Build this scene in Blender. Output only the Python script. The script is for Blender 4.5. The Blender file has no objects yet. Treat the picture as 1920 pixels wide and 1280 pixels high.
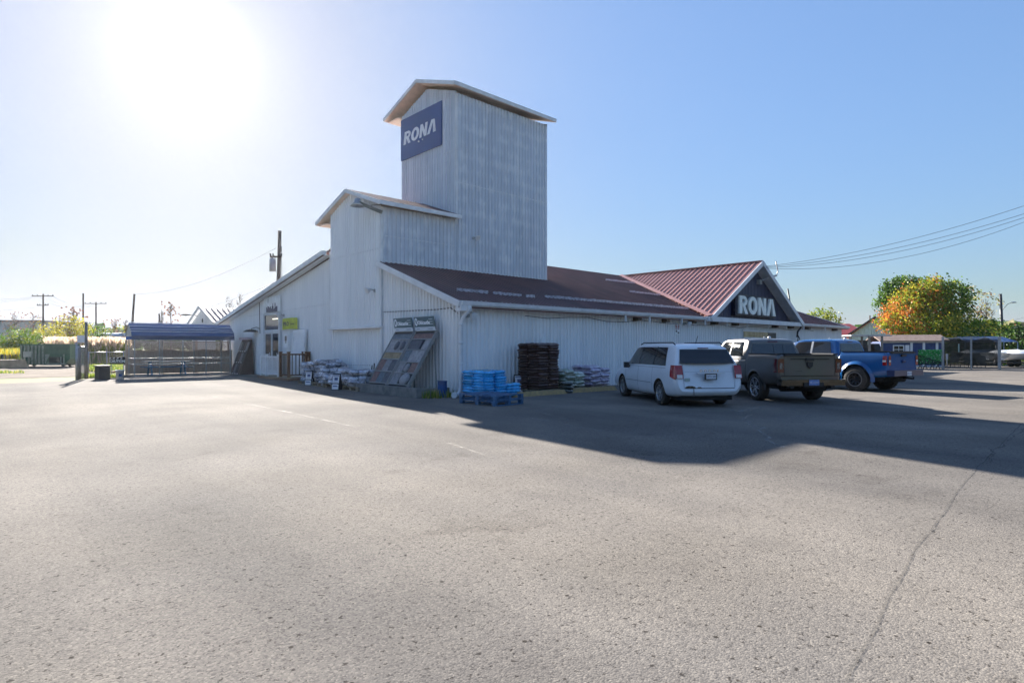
import bpy, bmesh, math, random
from math import radians as R, sin, cos, pi, atan2, sqrt, floor
from mathutils import Vector, Matrix, noise
random.seed(7)
V = Vector
sc = bpy.context.scene
col = sc.collection

# ------------------------------------------------------------ camera, sky, sun, exposure
F = 1120.0; HZ = 650.0; TH = R(47.0)
CAM = V((-12.42, -15.88, 1.65))
RGT = V((sin(TH), -cos(TH), 0)); FWD = V((cos(TH), sin(TH), 0)); UP = V((0, 0, 1))
cd = bpy.data.cameras.new('camera'); cam = bpy.data.objects.new('camera', cd); col.objects.link(cam)
cd.sensor_width = 36; cd.lens = F / 1920 * 36; cd.shift_y = (HZ - 640) / 1920
cd.clip_start = .1; cd.clip_end = 3000
cam.location = CAM; cam.rotation_euler = (R(90), 0, TH - R(90))
sc.camera = cam
SUN_EL = R(23.5)
sdir = (FWD * F + RGT * (350 - 960)).normalized()
SUN = V((sdir.x * cos(SUN_EL), sdir.y * cos(SUN_EL), sin(SUN_EL)))
w = bpy.data.worlds.new('World'); sc.world = w; w.use_nodes = True
nt = w.node_tree; nt.nodes.clear()
sk = nt.nodes.new('ShaderNodeTexSky'); sk.sky_type = 'NISHITA'; sk.sun_disc = False
sk.sun_elevation = SUN_EL; sk.sun_rotation = atan2(sdir.x, sdir.y)
sk.altitude = 100; sk.air_density = 1.0; sk.dust_density = .55; sk.ozone_density = 4.0
bg = nt.nodes.new('ShaderNodeBackground'); bg.inputs[1].default_value = .067
ow = nt.nodes.new('ShaderNodeOutputWorld')
# the sky's wide range is rolled off softly (as the photograph's tone curve does), the same for camera and light
def wn(t, **k):
    n = nt.nodes.new(t)
    for a, b in k.items(): setattr(n, a, b)
    return n
SK_A, SK_B, SK_C, SK_T = 1.86, .56, .0008, (.965, .945, .945)
lum = wn('ShaderNodeRGBToBW'); nt.links.new(sk.outputs[0], lum.inputs[0])
m1 = wn('ShaderNodeMath', operation='MULTIPLY_ADD'); m1.inputs[1].default_value = SK_B; m1.inputs[2].default_value = 1; nt.links.new(lum.outputs[0], m1.inputs[0])
m2 = wn('ShaderNodeMath', operation='DIVIDE'); m2.inputs[0].default_value = SK_A; nt.links.new(m1.outputs[0], m2.inputs[1])
m3 = wn('ShaderNodeMath', operation='MULTIPLY_ADD'); m3.inputs[1].default_value = SK_C; nt.links.new(lum.outputs[0], m3.inputs[0]); nt.links.new(m2.outputs[0], m3.inputs[2])
vm = wn('ShaderNodeVectorMath', operation='SCALE'); nt.links.new(sk.outputs[0], vm.inputs[0]); nt.links.new(m3.outputs[0], vm.inputs[3])
vt = wn('ShaderNodeVectorMath', operation='MULTIPLY'); vt.inputs[1].default_value = SK_T; nt.links.new(vm.outputs[0], vt.inputs[0])
# keep the horizon cool: blue never below, red never above the luminance
sp = wn('ShaderNodeSeparateColor'); nt.links.new(vt.outputs[0], sp.inputs[0]); l2 = wn('ShaderNodeRGBToBW'); nt.links.new(vt.outputs[0], l2.inputs[0])
lb = wn('ShaderNodeMath', operation='MULTIPLY'); lb.inputs[1].default_value = 1.10; nt.links.new(l2.outputs[0], lb.inputs[0])
lr = wn('ShaderNodeMath', operation='MULTIPLY'); lr.inputs[1].default_value = .96; nt.links.new(l2.outputs[0], lr.inputs[0])
mb_ = wn('ShaderNodeMath', operation='MAXIMUM'); nt.links.new(sp.outputs[2], mb_.inputs[0]); nt.links.new(lb.outputs[0], mb_.inputs[1])
mr_ = wn('ShaderNodeMath', operation='MINIMUM'); nt.links.new(sp.outputs[0], mr_.inputs[0]); nt.links.new(lr.outputs[0], mr_.inputs[1])
cc = wn('ShaderNodeCombineColor'); nt.links.new(mr_.outputs[0], cc.inputs[0]); nt.links.new(sp.outputs[1], cc.inputs[1]); nt.links.new(mb_.outputs[0], cc.inputs[2])
# the bright aureole of the low sun, as part of the sky in the sun's own direction
tcw = wn('ShaderNodeTexCoord'); dt = wn('ShaderNodeVectorMath', operation='DOT_PRODUCT'); dt.inputs[1].default_value = SUN; nt.links.new(tcw.outputs['Generated'], dt.inputs[0])
dm = wn('ShaderNodeMath', operation='MAXIMUM'); dm.inputs[1].default_value = 0; nt.links.new(dt.outputs['Value'], dm.inputs[0])
prev = cc.outputs[0]
for ex, kk in ((900, 4.5), (150, .9), (18, .24)):
    pw = wn('ShaderNodeMath', operation='POWER'); pw.inputs[1].default_value = ex; nt.links.new(dm.outputs[0], pw.inputs[0])
    vs_ = wn('ShaderNodeVectorMath', operation='SCALE'); vs_.inputs[0].default_value = (1, .985, .95); nt.links.new(pw.outputs[0], vs_.inputs[3])
    v2 = wn('ShaderNodeVectorMath', operation='SCALE'); v2.inputs[3].default_value = kk; nt.links.new(vs_.outputs[0], v2.inputs[0])
    ad_ = wn('ShaderNodeVectorMath', operation='ADD'); nt.links.new(prev, ad_.inputs[0]); nt.links.new(v2.outputs[0], ad_.inputs[1]); prev = ad_.outputs[0]
nt.links.new(prev, bg.inputs[0]); nt.links.new(bg.outputs[0], ow.inputs[0])
ld = bpy.data.lights.new('sun', 'SUN'); ld.energy = 4.9; ld.angle = R(.6); ld.color = (1, .94, .86)
lo = bpy.data.objects.new('sun', ld); col.objects.link(lo)
lo.rotation_euler = SUN.to_track_quat('Z', 'Y').to_euler()
sc.view_settings.view_transform = 'Standard'; sc.view_settings.look = 'None'
sc.view_settings.exposure = 1.93; sc.view_settings.gamma = 1

# ------------------------------------------------------------ where things stand
def gz(y): return .006 * max(0., min(y, 60.) - 2.)
def ray(px, py): return FWD + RGT * ((px - 960) / F) + UP * ((HZ - py) / F)
def G(px, py):                                # point of the ground
    d = ray(px, py); z = 0.
    for i in range(8):
        t = (z - CAM.z) / d.z; p = CAM + d * t; z = gz(p.y)
    return V((p.x, p.y, z))
def W(px, py, x=None, y=None):                # point of a wall plane
    d = ray(px, py)
    t = (x - CAM.x) / d.x if x is not None else (y - CAM.y) / d.y
    return CAM + d * t
def D(px, Z, z=None):                         # ground point at a depth from the lens
    p = CAM + FWD * Z + RGT * ((px - 960) / F * Z); p.z = gz(p.y) if z is None else z
    return p
def HT(py, Z): return CAM.z + (HZ - py) / F * Z

# ------------------------------------------------------------ mesh building
class MB:
    def __init__(s): s.v = []; s.f = []; s.m = []; s.sm = []
    def add(s, vs, fs, mi=0, sm=False, M=None):
        o = len(s.v)
        s.v += [tuple(M @ V(p)) if M else tuple(p) for p in vs]
        for f in fs: s.f.append([o + i for i in f]); s.m.append(mi); s.sm.append(sm)
    def box(s, x0, y0, z0, x1, y1, z1, mi=0, M=None):
        vs = [(x, y, z) for z in (z0, z1) for y in (y0, y1) for x in (x0, x1)]
        s.add(vs, [(0, 2, 3, 1), (4, 5, 7, 6), (0, 1, 5, 4), (2, 6, 7, 3), (0, 4, 6, 2), (1, 3, 7, 5)], mi, False, M)
    def bar(s, p0, p1, w, h, up=(0, 0, 1), mi=0, dz=0.):   # w across, h along up
        p0 = V(p0); p1 = V(p1); d = (p1 - p0).normalized(); up = V(up)
        sd = d.cross(up).normalized(); u = sd.cross(d).normalized()
        vs = []
        for p in (p0, p1):
            for a, b in ((-1, -1), (1, -1), (1, 1), (-1, 1)):
                vs.append(p + sd * (w / 2 * a) + u * (h / 2 * b + dz))
        s.add(vs, [(0, 1, 2, 3), (7, 6, 5, 4), (0, 4, 5, 1), (1, 5, 6, 2), (2, 6, 7, 3), (3, 7, 4, 0)], mi)
    def cyl(s, p0, p1, r0, r1=None, n=12, mi=0, caps=True, sm=True):
        p0 = V(p0); p1 = V(p1); r1 = r0 if r1 is None else r1
        d = (p1 - p0).normalized(); a = d.orthogonal().normalized(); b = d.cross(a)
        vs = []
        for p, r in ((p0, r0), (p1, r1)):
            for i in range(n):
                t = 2 * pi * i / n; vs.append(p + (a * cos(t) + b * sin(t)) * r)
        s.add(vs, [(i, (i + 1) % n, n + (i + 1) % n, n + i) for i in range(n)], mi, sm)
        if caps: o_ = len(s.v) - 2 * n; s.f += [[o_ + i for i in range(n)][::-1], [o_ + n + i for i in range(n)]]; s.m += [mi, mi]; s.sm += [False, False]
    def tube(s, pts, r, n=8, mi=0):
        pts = [V(p) for p in pts]; k = len(pts); vs = []; a = None
        for i, p in enumerate(pts):
            d = (pts[min(i + 1, k - 1)] - pts[max(i - 1, 0)]).normalized()
            a = d.orthogonal().normalized() if a is None else (a - d * a.dot(d)).normalized()
            b = d.cross(a); rr = r[i] if isinstance(r, (list, tuple)) else r
            vs += [p + (a * cos(2 * pi * j / n) + b * sin(2 * pi * j / n)) * rr for j in range(n)]
        fs = [(i * n + j, i * n + (j + 1) % n, (i + 1) * n + (j + 1) % n, (i + 1) * n + j) for i in range(k - 1) for j in range(n)]
        s.add(vs, fs, mi, True); o_ = len(s.v) - k * n; s.f += [[o_ + i for i in range(n)][::-1], [o_ + (k - 1) * n + i for i in range(n)]]; s.m += [mi, mi]; s.sm += [False, False]
    def prism(s, pts, ext, mi=0, mi2=None, M=None):   # polygon pts extruded by ext; mi2 = end face material
        n = len(pts); e = V(ext); vs = [V(p) for p in pts] + [V(p) + e for p in pts]
        o_ = len(s.v); s.add(vs, [(i, (i + 1) % n, n + (i + 1) % n, n + i) for i in range(n)] + [tuple(range(n))[::-1]], mi, False, M)
        s.f.append([o_ + n + i for i in range(n)]); s.m.append(mi if mi2 is None else mi2); s.sm.append(False)
    def lathe(s, prof, n=24, mi=0, M=None, sm=True):    # (r, z) profile round z
        vs = [(r * cos(2 * pi * j / n), r * sin(2 * pi * j / n), z) for r, z in prof for j in range(n)]
        s.add(vs, [(i * n + j, i * n + (j + 1) % n, (i + 1) * n + (j + 1) % n, (i + 1) * n + j) for i in range(len(prof) - 1) for j in range(n)], mi, sm, M)
    def grid(s, fn, nu, nv, mi=0, sm=True, M=None):
        vs = [fn(i / nu, j / nv) for j in range(nv + 1) for i in range(nu + 1)]
        s.add(vs, [(j * (nu + 1) + i, j * (nu + 1) + i + 1, (j + 1) * (nu + 1) + i + 1, (j + 1) * (nu + 1) + i) for j in range(nv) for i in range(nu)], mi, sm, M)
    def ribs(s, o, U, Vv, N, L, v0, v1, per=.195, dep=.055, mi=0, prof=((0, 0), (.38, 0), (.52, 1), (.74, 1), (.88, 0)), breaks=()):
        o = V(o); U = V(U); Vv = V(Vv); N = V(N); us = [(0., 0.)]; k = 0
        while k * per < L:
            for a, h in prof:
                u = (k + a) * per
                if 1e-4 < u < L: us.append((u, h * dep))
            k += 1
        us.append((L, 0.))
        for b in breaks: us.append((b - 1e-4, 0)); us.append((b + 1e-4, 0))
        us.sort()
        f0 = v0 if callable(v0) else (lambda u: v0); f1 = v1 if callable(v1) else (lambda u: v1)
        vs = []
        for u, h in us:
            a, b = f0(u), f1(u)
            if b < a: b = a
            vs += [o + U * u + Vv * a + N * h, o + U * u + Vv * b + N * h]
        s.add(vs, [(2 * i, 2 * i + 2, 2 * i + 3, 2 * i + 1) for i in range(len(us) - 1)], mi)
    def mesh(s, name, mats, ang=None):
        me = bpy.data.meshes.new(name); me.from_pydata(s.v, [], s.f)
        if not isinstance(mats, (list, tuple)): mats = [mats]
        for m in mats: me.materials.append(m)
        me.polygons.foreach_set('material_index', s.m); me.polygons.foreach_set('use_smooth', s.sm)
        me.update()
        if ang: me.set_sharp_from_angle(angle=R(ang))
        return me
    def split(s, name, mats, parent=None, **k):       # every separate piece becomes a part of its own
        par = list(range(len(s.v)))
        def fd(a):
            while par[a] != a: par[a] = par[par[a]]; a = par[a]
            return a
        for f in s.f:
            for q in f[1:]: par[fd(q)] = fd(f[0])
        g = {}
        for i, f in enumerate(s.f): g.setdefault(fd(f[0]), []).append(i)
        out = []
        for fi in g.values():
            m = MB(); mp = {}
            for i in fi:
                nf = []
                for q in s.f[i]:
                    if q not in mp: mp[q] = len(m.v); m.v.append(s.v[q])
                    nf.append(mp[q])
                m.f.append(nf); m.m.append(s.m[i]); m.sm.append(s.sm[i])
            out.append(m.build(name, mats, parent, **k))
        return out
    def build(s, name, mats, parent=None, loc=None, rz=0., ang=None, fixn=False):
        me = s.mesh(name, mats, ang)
        if fixn:
            bm = bmesh.new(); bm.from_mesh(me); bmesh.ops.recalc_face_normals(bm, faces=bm.faces); bm.to_mesh(me); bm.free()
        return link(name, me, parent, loc, rz)
def link(name, me, parent=None, loc=None, rz=0.):
    o = bpy.data.objects.new(name, me); col.objects.link(o)
    if parent: o.parent = parent
    if loc is not None: o.location = loc
    o.rotation_euler = (0, 0, rz) if not isinstance(rz, tuple) else rz
    return o
def tag(o, label=None, cat=None, group=None, kind=None):
    if label: o['label'] = label
    if cat: o['category'] = cat
    if group: o['group'] = group
    if kind: o['kind'] = kind
    return o
def empty(name, loc=(0, 0, 0), rz=0., label=None, cat=None, group=None):
    o = link(name, None, None, loc, rz); o.empty_display_size = .2
    return tag(o, label, cat, group)
def dup(o, loc, rz=0., label=None, name=None):
    c = o.copy(); col.objects.link(c); c.location = loc; c.rotation_euler = rz if isinstance(rz, tuple) else (0, 0, rz)
    if label: c['label'] = label
    def kids(a, b):
        for ch in [k for k in a.children]:
            n = ch.copy(); col.objects.link(n); n.parent = b; kids(ch, n)
    kids(o, c)
    return c
def text_mesh(s, size, off=0., ext=.004, align='CENTER', wscale=1.):
    cu = bpy.data.curves.new('txt', 'FONT'); cu.body = s; cu.size = size; cu.offset = off; cu.extrude = ext
    cu.align_x = align; cu.align_y = 'CENTER'; cu.resolution_u = 2
    o = bpy.data.objects.new('txt', cu); col.objects.link(o)
    dg = bpy.context.evaluated_depsgraph_get()
    me = bpy.data.meshes.new_from_object(o.evaluated_get(dg))
    vs = [(v.co.x * wscale, v.co.y, v.co.z) for v in me.vertices]; fs = [tuple(p.vertices) for p in me.polygons]
    bpy.data.objects.remove(o); bpy.data.curves.remove(cu); bpy.data.meshes.remove(me)
    return vs, fs
def frame(o, u, v):                # matrix whose x, y run along u, v at o, z = outward
    u = V(u).normalized(); v = V(v).normalized(); n = u.cross(v)
    return Matrix(((u.x, v.x, n.x, o[0]), (u.y, v.y, n.y, o[1]), (u.z, v.z, n.z, o[2]), (0, 0, 0, 1)))
def put_text(mb, s, size, M, mi=0, **k):
    vs, fs = text_mesh(s, size, **k); mb.add(vs, fs, mi, False, M)

# ------------------------------------------------------------ materials
MAT = {}
def node(nt, t, **k):
    n = nt.nodes.new('ShaderNode' + t)
    for a, b in k.items():
        if a[0] == '_': n.inputs[int(a[1:])].default_value = b
        else: setattr(n, a, b)
    return n
def mat(name, c, rough=.6, metal=0., var=.12, vs=3., bump=0., bs=60., spec=.5, stretch=(1, 1, 1), rnd=0., c2=None, coat=0., lo=.35, hi=.65, trans=0., alpha=1.):
    if name in MAT: return MAT[name]
    m = bpy.data.materials.new(name); m.use_nodes = True; t = m.node_tree; L = t.links.new
    b = t.nodes['Principled BSDF']
    b.inputs['Roughness'].default_value = rough; b.inputs['Metallic'].default_value = metal
    b.inputs['Specular IOR Level'].default_value = spec; b.inputs['Coat Weight'].default_value = coat
    if trans: b.inputs['Transmission Weight'].default_value = trans
    tc = node(t, 'TexCoord'); mp = node(t, 'Mapping'); mp.inputs['Scale'].default_value = stretch
    L(tc.outputs['Object'], mp.inputs[0])
    n = node(t, 'TexNoise'); n.inputs['Scale'].default_value = vs; n.inputs['Detail'].default_value = 6; n.inputs['Roughness'].default_value = .6
    L(mp.outputs[0], n.inputs['Vector'])
    cr = node(t, 'ValToRGB'); e = cr.color_ramp.elements
    if c2 is None:
        a = tuple(max(0, x * (1 - var)) for x in c); d = tuple(min(1, x * (1 + var)) for x in c)
    else: a, d = c, c2
    e[0].position = lo; e[0].color = (*a, 1); e[1].position = hi; e[1].color = (*d, 1)
    L(n.outputs[0], cr.inputs[0]); out = cr.outputs[0]
    if rnd:
        oi = node(t, 'ObjectInfo'); hs = node(t, 'HueSaturation')
        mr = node(t, 'MapRange'); mr.inputs[3].default_value = 1 - rnd; mr.inputs[4].default_value = 1 + rnd
        L(oi.outputs['Random'], mr.inputs[0]); L(mr.outputs[0], hs.inputs['Value']); L(out, hs.inputs['Color']); out = hs.outputs[0]
    L(out, b.inputs['Base Color'])
    if bump:
        n2 = node(t, 'TexNoise'); n2.inputs['Scale'].default_value = bs; n2.inputs['Detail'].default_value = 4
        L(tc.outputs['Object'], n2.inputs['Vector'])
        bp = node(t, 'Bump'); bp.inputs['Strength'].default_value = bump; bp.inputs['Distance'].default_value = .02
        L(n2.outputs[0], bp.inputs['Height']); L(bp.outputs[0], b.inputs['Normal'])
    MAT[name] = m
    return m
def leafmat(name, c, var=.3, tr=.35):
    if name in MAT: return MAT[name]
    m = mat(name, c, .55, var=var, vs=1.3, spec=.25)
    t = m.node_tree; b = t.nodes['Principled BSDF']; src = b.inputs['Base Color'].links[0].from_socket
    tl = node(t, 'BsdfTranslucent'); mx = node(t, 'MixShader'); mx.inputs[0].default_value = tr
    t.links.new(src, tl.inputs[0]); t.links.new(b.outputs[0], mx.inputs[1]); t.links.new(tl.outputs[0], mx.inputs[2])
    t.links.new(mx.outputs[0], t.nodes['Material Output'].inputs[0])
    return m
def asphalt_mat():
    m = bpy.data.materials.new('asphalt'); m.use_nodes = True; t = m.node_tree; L = t.links.new
    b = t.nodes['Principled BSDF']; b.inputs['Roughness'].default_value = .95; b.inputs['Specular IOR Level'].default_value = .07
    g = node(t, 'NewGeometry'); P = g.outputs['Position']
    def noi(sc_, det=4, rg=.6, vec=P):
        n = node(t, 'TexNoise'); n.inputs['Scale'].default_value = sc_; n.inputs['Detail'].default_value = det
        n.inputs['Roughness'].default_value = rg; L(vec, n.inputs['Vector']); return n.outputs[0]
    def ramp(s, p0, c0, p1, c1, extra=()):
        r = node(t, 'ValToRGB'); e = r.color_ramp.elements
        e[0].position = p0; e[0].color = (*c0, 1); e[1].position = p1; e[1].color = (*c1, 1)
        for p, c in extra: q = e.new(p); q.color = (*c, 1)
        L(s, r.inputs[0]); return r.outputs[0]
    def mix(a, c, fac=1., typ='MULTIPLY'):
        x = node(t, 'MixRGB', blend_type=typ); x.inputs[0].default_value = fac
        if hasattr(fac, 'is_output'): L(fac, x.inputs[0])
        L(a, x.inputs[1]); L(c, x.inputs[2]); return x.outputs[0]
    base = ramp(noi(.35, 5), .3, (.158, .144, .128), .7, (.224, .206, .186))
    st = node(t, 'Mapping'); st.inputs['Scale'].default_value = (.5, .07, 1); st.inputs['Rotation'].default_value = (0, 0, R(20)); L(P, st.inputs[0])
    base = mix(base, ramp(noi(1., 4, .55, st.outputs[0]), .35, (.80, .80, .81), .65, (1.08, 1.07, 1.05)))
    base = mix(base, ramp(noi(.62, 6, .7), .30, (.74, .73, .72), .42, (1, 1, 1)))
    base = mix(base, ramp(noi(.16, 3), .38, (.80, .81, .83), .6, (1.05, 1.04, 1.02)))
    vo = node(t, 'TexVoronoi'); vo.inputs['Scale'].default_value = 85; L(P, vo.inputs['Vector'])
    sp = node(t, 'SeparateColor'); L(vo.outputs['Color'], sp.inputs[0])
    base = mix(base, ramp(sp.outputs[0], 0., (.56, .56, .57), 1., (1.38, 1.36, 1.31), [(.2, (.83, .83, .84)), (.8, (1.09, 1.08, 1.06))]))
    pit = noi(21, 3, .6)                     # dark pits where stones have come out
    base = mix(base, ramp(pit, .33, (.30, .29, .29), .39, (1, 1, 1)))
    vo2 = node(t, 'TexVoronoi'); vo2.inputs['Scale'].default_value = 4.2; vo2.inputs['Randomness'].default_value = 1; L(P, vo2.inputs['Vector'])
    base = mix(base, ramp(vo2.outputs['Distance'], .045, (.22, .21, .2), .075, (1, 1, 1)))
    L(base, b.inputs['Base Color'])
    n1 = node(t, 'TexNoise'); n1.inputs['Scale'].default_value = 85; n1.inputs['Detail'].default_value = 3; L(P, n1.inputs['Vector'])
    ad = node(t, 'Math', operation='MULTIPLY_ADD'); L(vo.outputs['Distance'], ad.inputs[0]); ad.inputs[1].default_value = -.9; L(n1.outputs[0], ad.inputs[2])
    bp = node(t, 'Bump'); bp.inputs['Strength'].default_value = .32; bp.inputs['Distance'].default_value = .008
    L(ad.outputs[0], bp.inputs['Height']); L(bp.outputs[0], b.inputs['Normal'])
    MAT['asphalt'] = m; return m
def patchy(name, c, cov=.5, sc_=6., rough=.8):       # worn paint: the bare asphalt shows through
    m = mat(name, c, rough, var=.12, vs=8)
    t = m.node_tree; b = t.nodes['Principled BSDF']; g = node(t, 'NewGeometry')
    n = node(t, 'TexNoise'); n.inputs['Scale'].default_value = sc_; n.inputs['Detail'].default_value = 8; n.inputs['Roughness'].default_value = .75
    t.links.new(g.outputs['Position'], n.inputs['Vector'])
    r = node(t, 'ValToRGB'); r.color_ramp.elements[0].position = cov; r.color_ramp.elements[1].position = cov + .3; r.color_ramp.elements[1].color = (.75, .75, .75, 1)
    t.links.new(n.outputs[0], r.inputs[0]); t.links.new(r.outputs[0], b.inputs['Alpha'])
    return m
def siding(name, c, c2, sx=1.0, patches=0.):
    m = bpy.data.materials.new(name); m.use_nodes = True; t = m.node_tree; L = t.links.new
    b = t.nodes['Principled BSDF']; b.inputs['Roughness'].default_value = .5; b.inputs['Metallic'].default_value = .15; b.inputs['Specular IOR Level'].default_value = .4
    g = node(t, 'NewGeometry'); mp = node(t, 'Mapping'); mp.inputs['Scale'].default_value = (1, 1, .12); L(g.outputs['Position'], mp.inputs[0])
    n = node(t, 'TexNoise'); n.inputs['Scale'].default_value = 2.2; n.inputs['Detail'].default_value = 8; n.inputs['Roughness'].default_value = .65; L(mp.outputs[0], n.inputs['Vector'])
    r = node(t, 'ValToRGB'); e = r.color_ramp.elements; e[0].position = .32; e[0].color = (*c, 1); e[1].position = .68; e[1].color = (*c2, 1); L(n.outputs[0], r.inputs[0])
    out = r.outputs[0]
    if patches:       # chalky oxidised blotches in rows across the sheets
        sp = node(t, 'SeparateXYZ'); L(g.outputs['Position'], sp.inputs[0])
        wz = node(t, 'Math', operation='SINE'); ml = node(t, 'Math', operation='MULTIPLY'); ml.inputs[1].default_value = 2 * pi / .62
        L(sp.outputs[2], ml.inputs[0]); L(ml.outputs[0], wz.inputs[0])
        m2 = node(t, 'Mapping'); m2.inputs['Scale'].default_value = (1.4, 1.4, .45); L(g.outputs['Position'], m2.inputs[0])
        n2 = node(t, 'TexNoise'); n2.inputs['Scale'].default_value = 2.1; n2.inputs['Detail'].default_value = 7; n2.inputs['Roughness'].default_value = .7; L(m2.outputs[0], n2.inputs['Vector'])
        a = node(t, 'Math', operation='MULTIPLY_ADD'); L(wz.outputs[0], a.inputs[0]); a.inputs[1].default_value = .045; L(n2.outputs[0], a.inputs[2])
        r2 = node(t, 'ValToRGB'); r2.color_ramp.elements[0].position = .5; r2.color_ramp.elements[1].position = .62; L(a.outputs[0], r2.inputs[0])
        f = node(t, 'Math', operation='MULTIPLY'); f.inputs[1].default_value = patches; L(r2.outputs[0], f.inputs[0])
        mx = node(t, 'MixRGB'); L(f.outputs[0], mx.inputs[0]); L(out, mx.inputs[1]); mx.inputs[2].default_value = (.84, .85, .85, 1); out = mx.outputs[0]
    L(out, b.inputs['Base Color']); MAT[name] = m; return m

ASPH = asphalt_mat()
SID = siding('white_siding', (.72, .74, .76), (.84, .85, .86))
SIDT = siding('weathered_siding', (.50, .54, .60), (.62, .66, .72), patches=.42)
NAVY = mat('navy_panel', (.02, .028, .075), .45, var=.25)
TRIM = mat('white_trim', (.66, .68, .70), .5, var=.1, vs=2)
SOFF = mat('soffit_board', (.78, .64, .54), .7, var=.15, vs=2)
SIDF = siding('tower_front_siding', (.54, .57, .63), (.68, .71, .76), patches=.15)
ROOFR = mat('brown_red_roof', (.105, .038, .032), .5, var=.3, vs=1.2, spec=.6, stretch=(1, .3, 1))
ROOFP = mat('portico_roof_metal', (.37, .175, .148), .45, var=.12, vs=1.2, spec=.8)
WHITE = mat('white_paint', (.74, .76, .78), .5, var=.06)
BLACK = mat('black_plastic', (.014, .014, .016), .5, var=.3)
DARK = mat('dark_metal', (.045, .047, .05), .5, metal=.3, var=.3)
STEEL = mat('galvanised_steel', (.38, .39, .40), .42, metal=.6, var=.2, vs=8)
GLASS = mat('dark_glass', (.012, .015, .018), .04, var=.3, spec=.8)
# ------------------------------------------------------------ ground sheets
def sheet(name, poly, dz, m, kind='structure', parent=None):
    bm = bmesh.new(); f = bm.faces.new([bm.verts.new((x, y, 0)) for x, y in poly])
    for yc in (2., 60.):
        bmesh.ops.bisect_plane(bm, geom=bm.verts[:] + bm.edges[:] + bm.faces[:], plane_co=(0, yc, 0), plane_no=(0, 1, 0))
    for v in bm.verts: v.co.z = gz(v.co.y) + dz
    bmesh.ops.recalc_face_normals(bm, faces=bm.faces)
    for f in bm.faces:
        if f.normal.z < 0: f.normal_flip()
    me = bpy.data.meshes.new(name); bm.to_mesh(me); bm.free(); me.materials.append(m)
    o = link(name, me); return tag(o, kind=kind)
def gp(*pp): return [tuple(G(*p)[:2]) for p in pp]
EARTH = mat('dry_earth', (.16, .13, .07), .9, spec=.1, c2=(.13, .16, .05), vs=.4)
GRAVEL = mat('gravel', (.13, .105, .082), .95, spec=.05, c2=(.23, .19, .155), vs=.7, bump=.8, bs=25)
sheet('ground', [(-900, -900), (900, -900), (900, 1400), (-900, 1400)], -.02, EARTH)
sheet('gravel_yard', [(-60, 22), (-24, 22), (-6.3, 22.2), (-6.3, 30), (2, 30), (10, 60), (-6, 62), (-30, 58), (-90, 40)], -.008, GRAVEL)
a1 = G(0, 719); a2 = G(140, 713)
sheet('parking_lot', [(-60, -60), (75, -60), (75, 6), (36, 6), (36, 27), (.2, 27), (-5.8, 22.2), (a2.x, a2.y), (a1.x, a1.y), (-60, 12)], 0, ASPH)
CRACK = patchy('crack_tar', (.07, .066, .06), .36, 9); SEAMS = patchy('seam_dust', (.27, .235, .19), .42, 3.5, .9); STAIN = patchy('chalk_dust', (.36, .35, .33), .41, 2.5, .9); SAND = patchy('sand_in_crack', (.42, .37, .29), .43, 3.5, .9)
PAINT = patchy('worn_and_sunlit_paint', (.50, .46, .38), .45, 5); SUNPAINT = patchy('sunlit_strip_paint', (.60, .57, .52), .47, 4)
def strip(name, pts, wd, m, dz=.004, jit=0., step=.25):
    pts = [V(p) for p in pts]; P = []
    for a, b in zip(pts, pts[1:]):
        n = max(1, int((b - a).length / step))
        P += [a.lerp(b, i / n) for i in range(n)]
    P.append(pts[-1]); mb = MB(); vs = []
    for i, p in enumerate(P):
        d = (P[min(i + 1, len(P) - 1)] - P[max(i - 1, 0)]).normalized(); s = V((-d.y, d.x, 0))
        j = s * (noise.noise(p * 1.7) * jit + noise.noise(p * 6) * jit * .4)
        wv = wd * (.6 + .8 * abs(noise.noise(p * 3.1))) if jit else wd
        for k in (-1, 1):
            q = p + j + s * (wv / 2 * k); vs.append((q.x, q.y, gz(q.y) + dz))
    mb.add(vs, [(2 * i, 2 * i + 1, 2 * i + 3, 2 * i + 2) for i in range(len(P) - 1)])
    o = mb.build(name, m, fixn=True); return tag(o, kind='structure')
g = lambda *pp: [G(*p) for p in pp]
seam = g((1572, 1310), (1590, 1272), (1654, 1146), (1702, 1053), (1754, 981), (1803, 908), (1855, 854), (1917, 793), (1990, 750))

strip('pavement_crack', seam, .022, CRACK, .006, .02, .1)
strip('pavement_crack', g((1845, 868), (1880, 832), (1935, 795)), .035, CRACK, .006, .12, .08)
strip('pavement_crack', g((1270, 895), (1440, 935), (1640, 990), (1760, 1010)), .006, CRACK, .006, .05, .06)
for pp in (((865, 758), (1000, 784), (1130, 808)), ((925, 748), (1065, 787)), ((770, 798), (850, 790)), ((840, 830), (925, 858)), ((880, 757), (955, 768)),  # among these worn lines, a strip paints the sunlit notch in the shadow edge
           ((390, 742), (520, 768), (670, 801)), ((450, 758), (560, 744)), ((575, 752), (700, 738)), ((1005, 770), (1075, 757))):
    strip('parking_and_sun_line', g(*pp), .10, PAINT, .004, .012)
strip('parking_and_sun_line', g((1425, 748), (1600, 766), (1790, 780)), .09, SUNPAINT, .004, .01)  # pale strip paints the sunlit gap between the tower and truck shadows
for pp in (((1380, 768), (1420, 800), (1450, 838)), ((1375, 770), (1440, 762), (1530, 772)), ((1400, 776), (1470, 782), (1535, 775))):
    strip('chalky_stain', g(*pp), .09, STAIN, .005, .3, .08)
GRASS = [leafmat('grass_green', (.15, .24, .03), .3, .45), leafmat('grass_yellow', (.40, .38, .09), .25, .45), leafmat('reed_plume', (.62, .47, .36), .15, .5), leafmat('goldenrod', (.55, .42, .04), .25, .45)]
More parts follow.
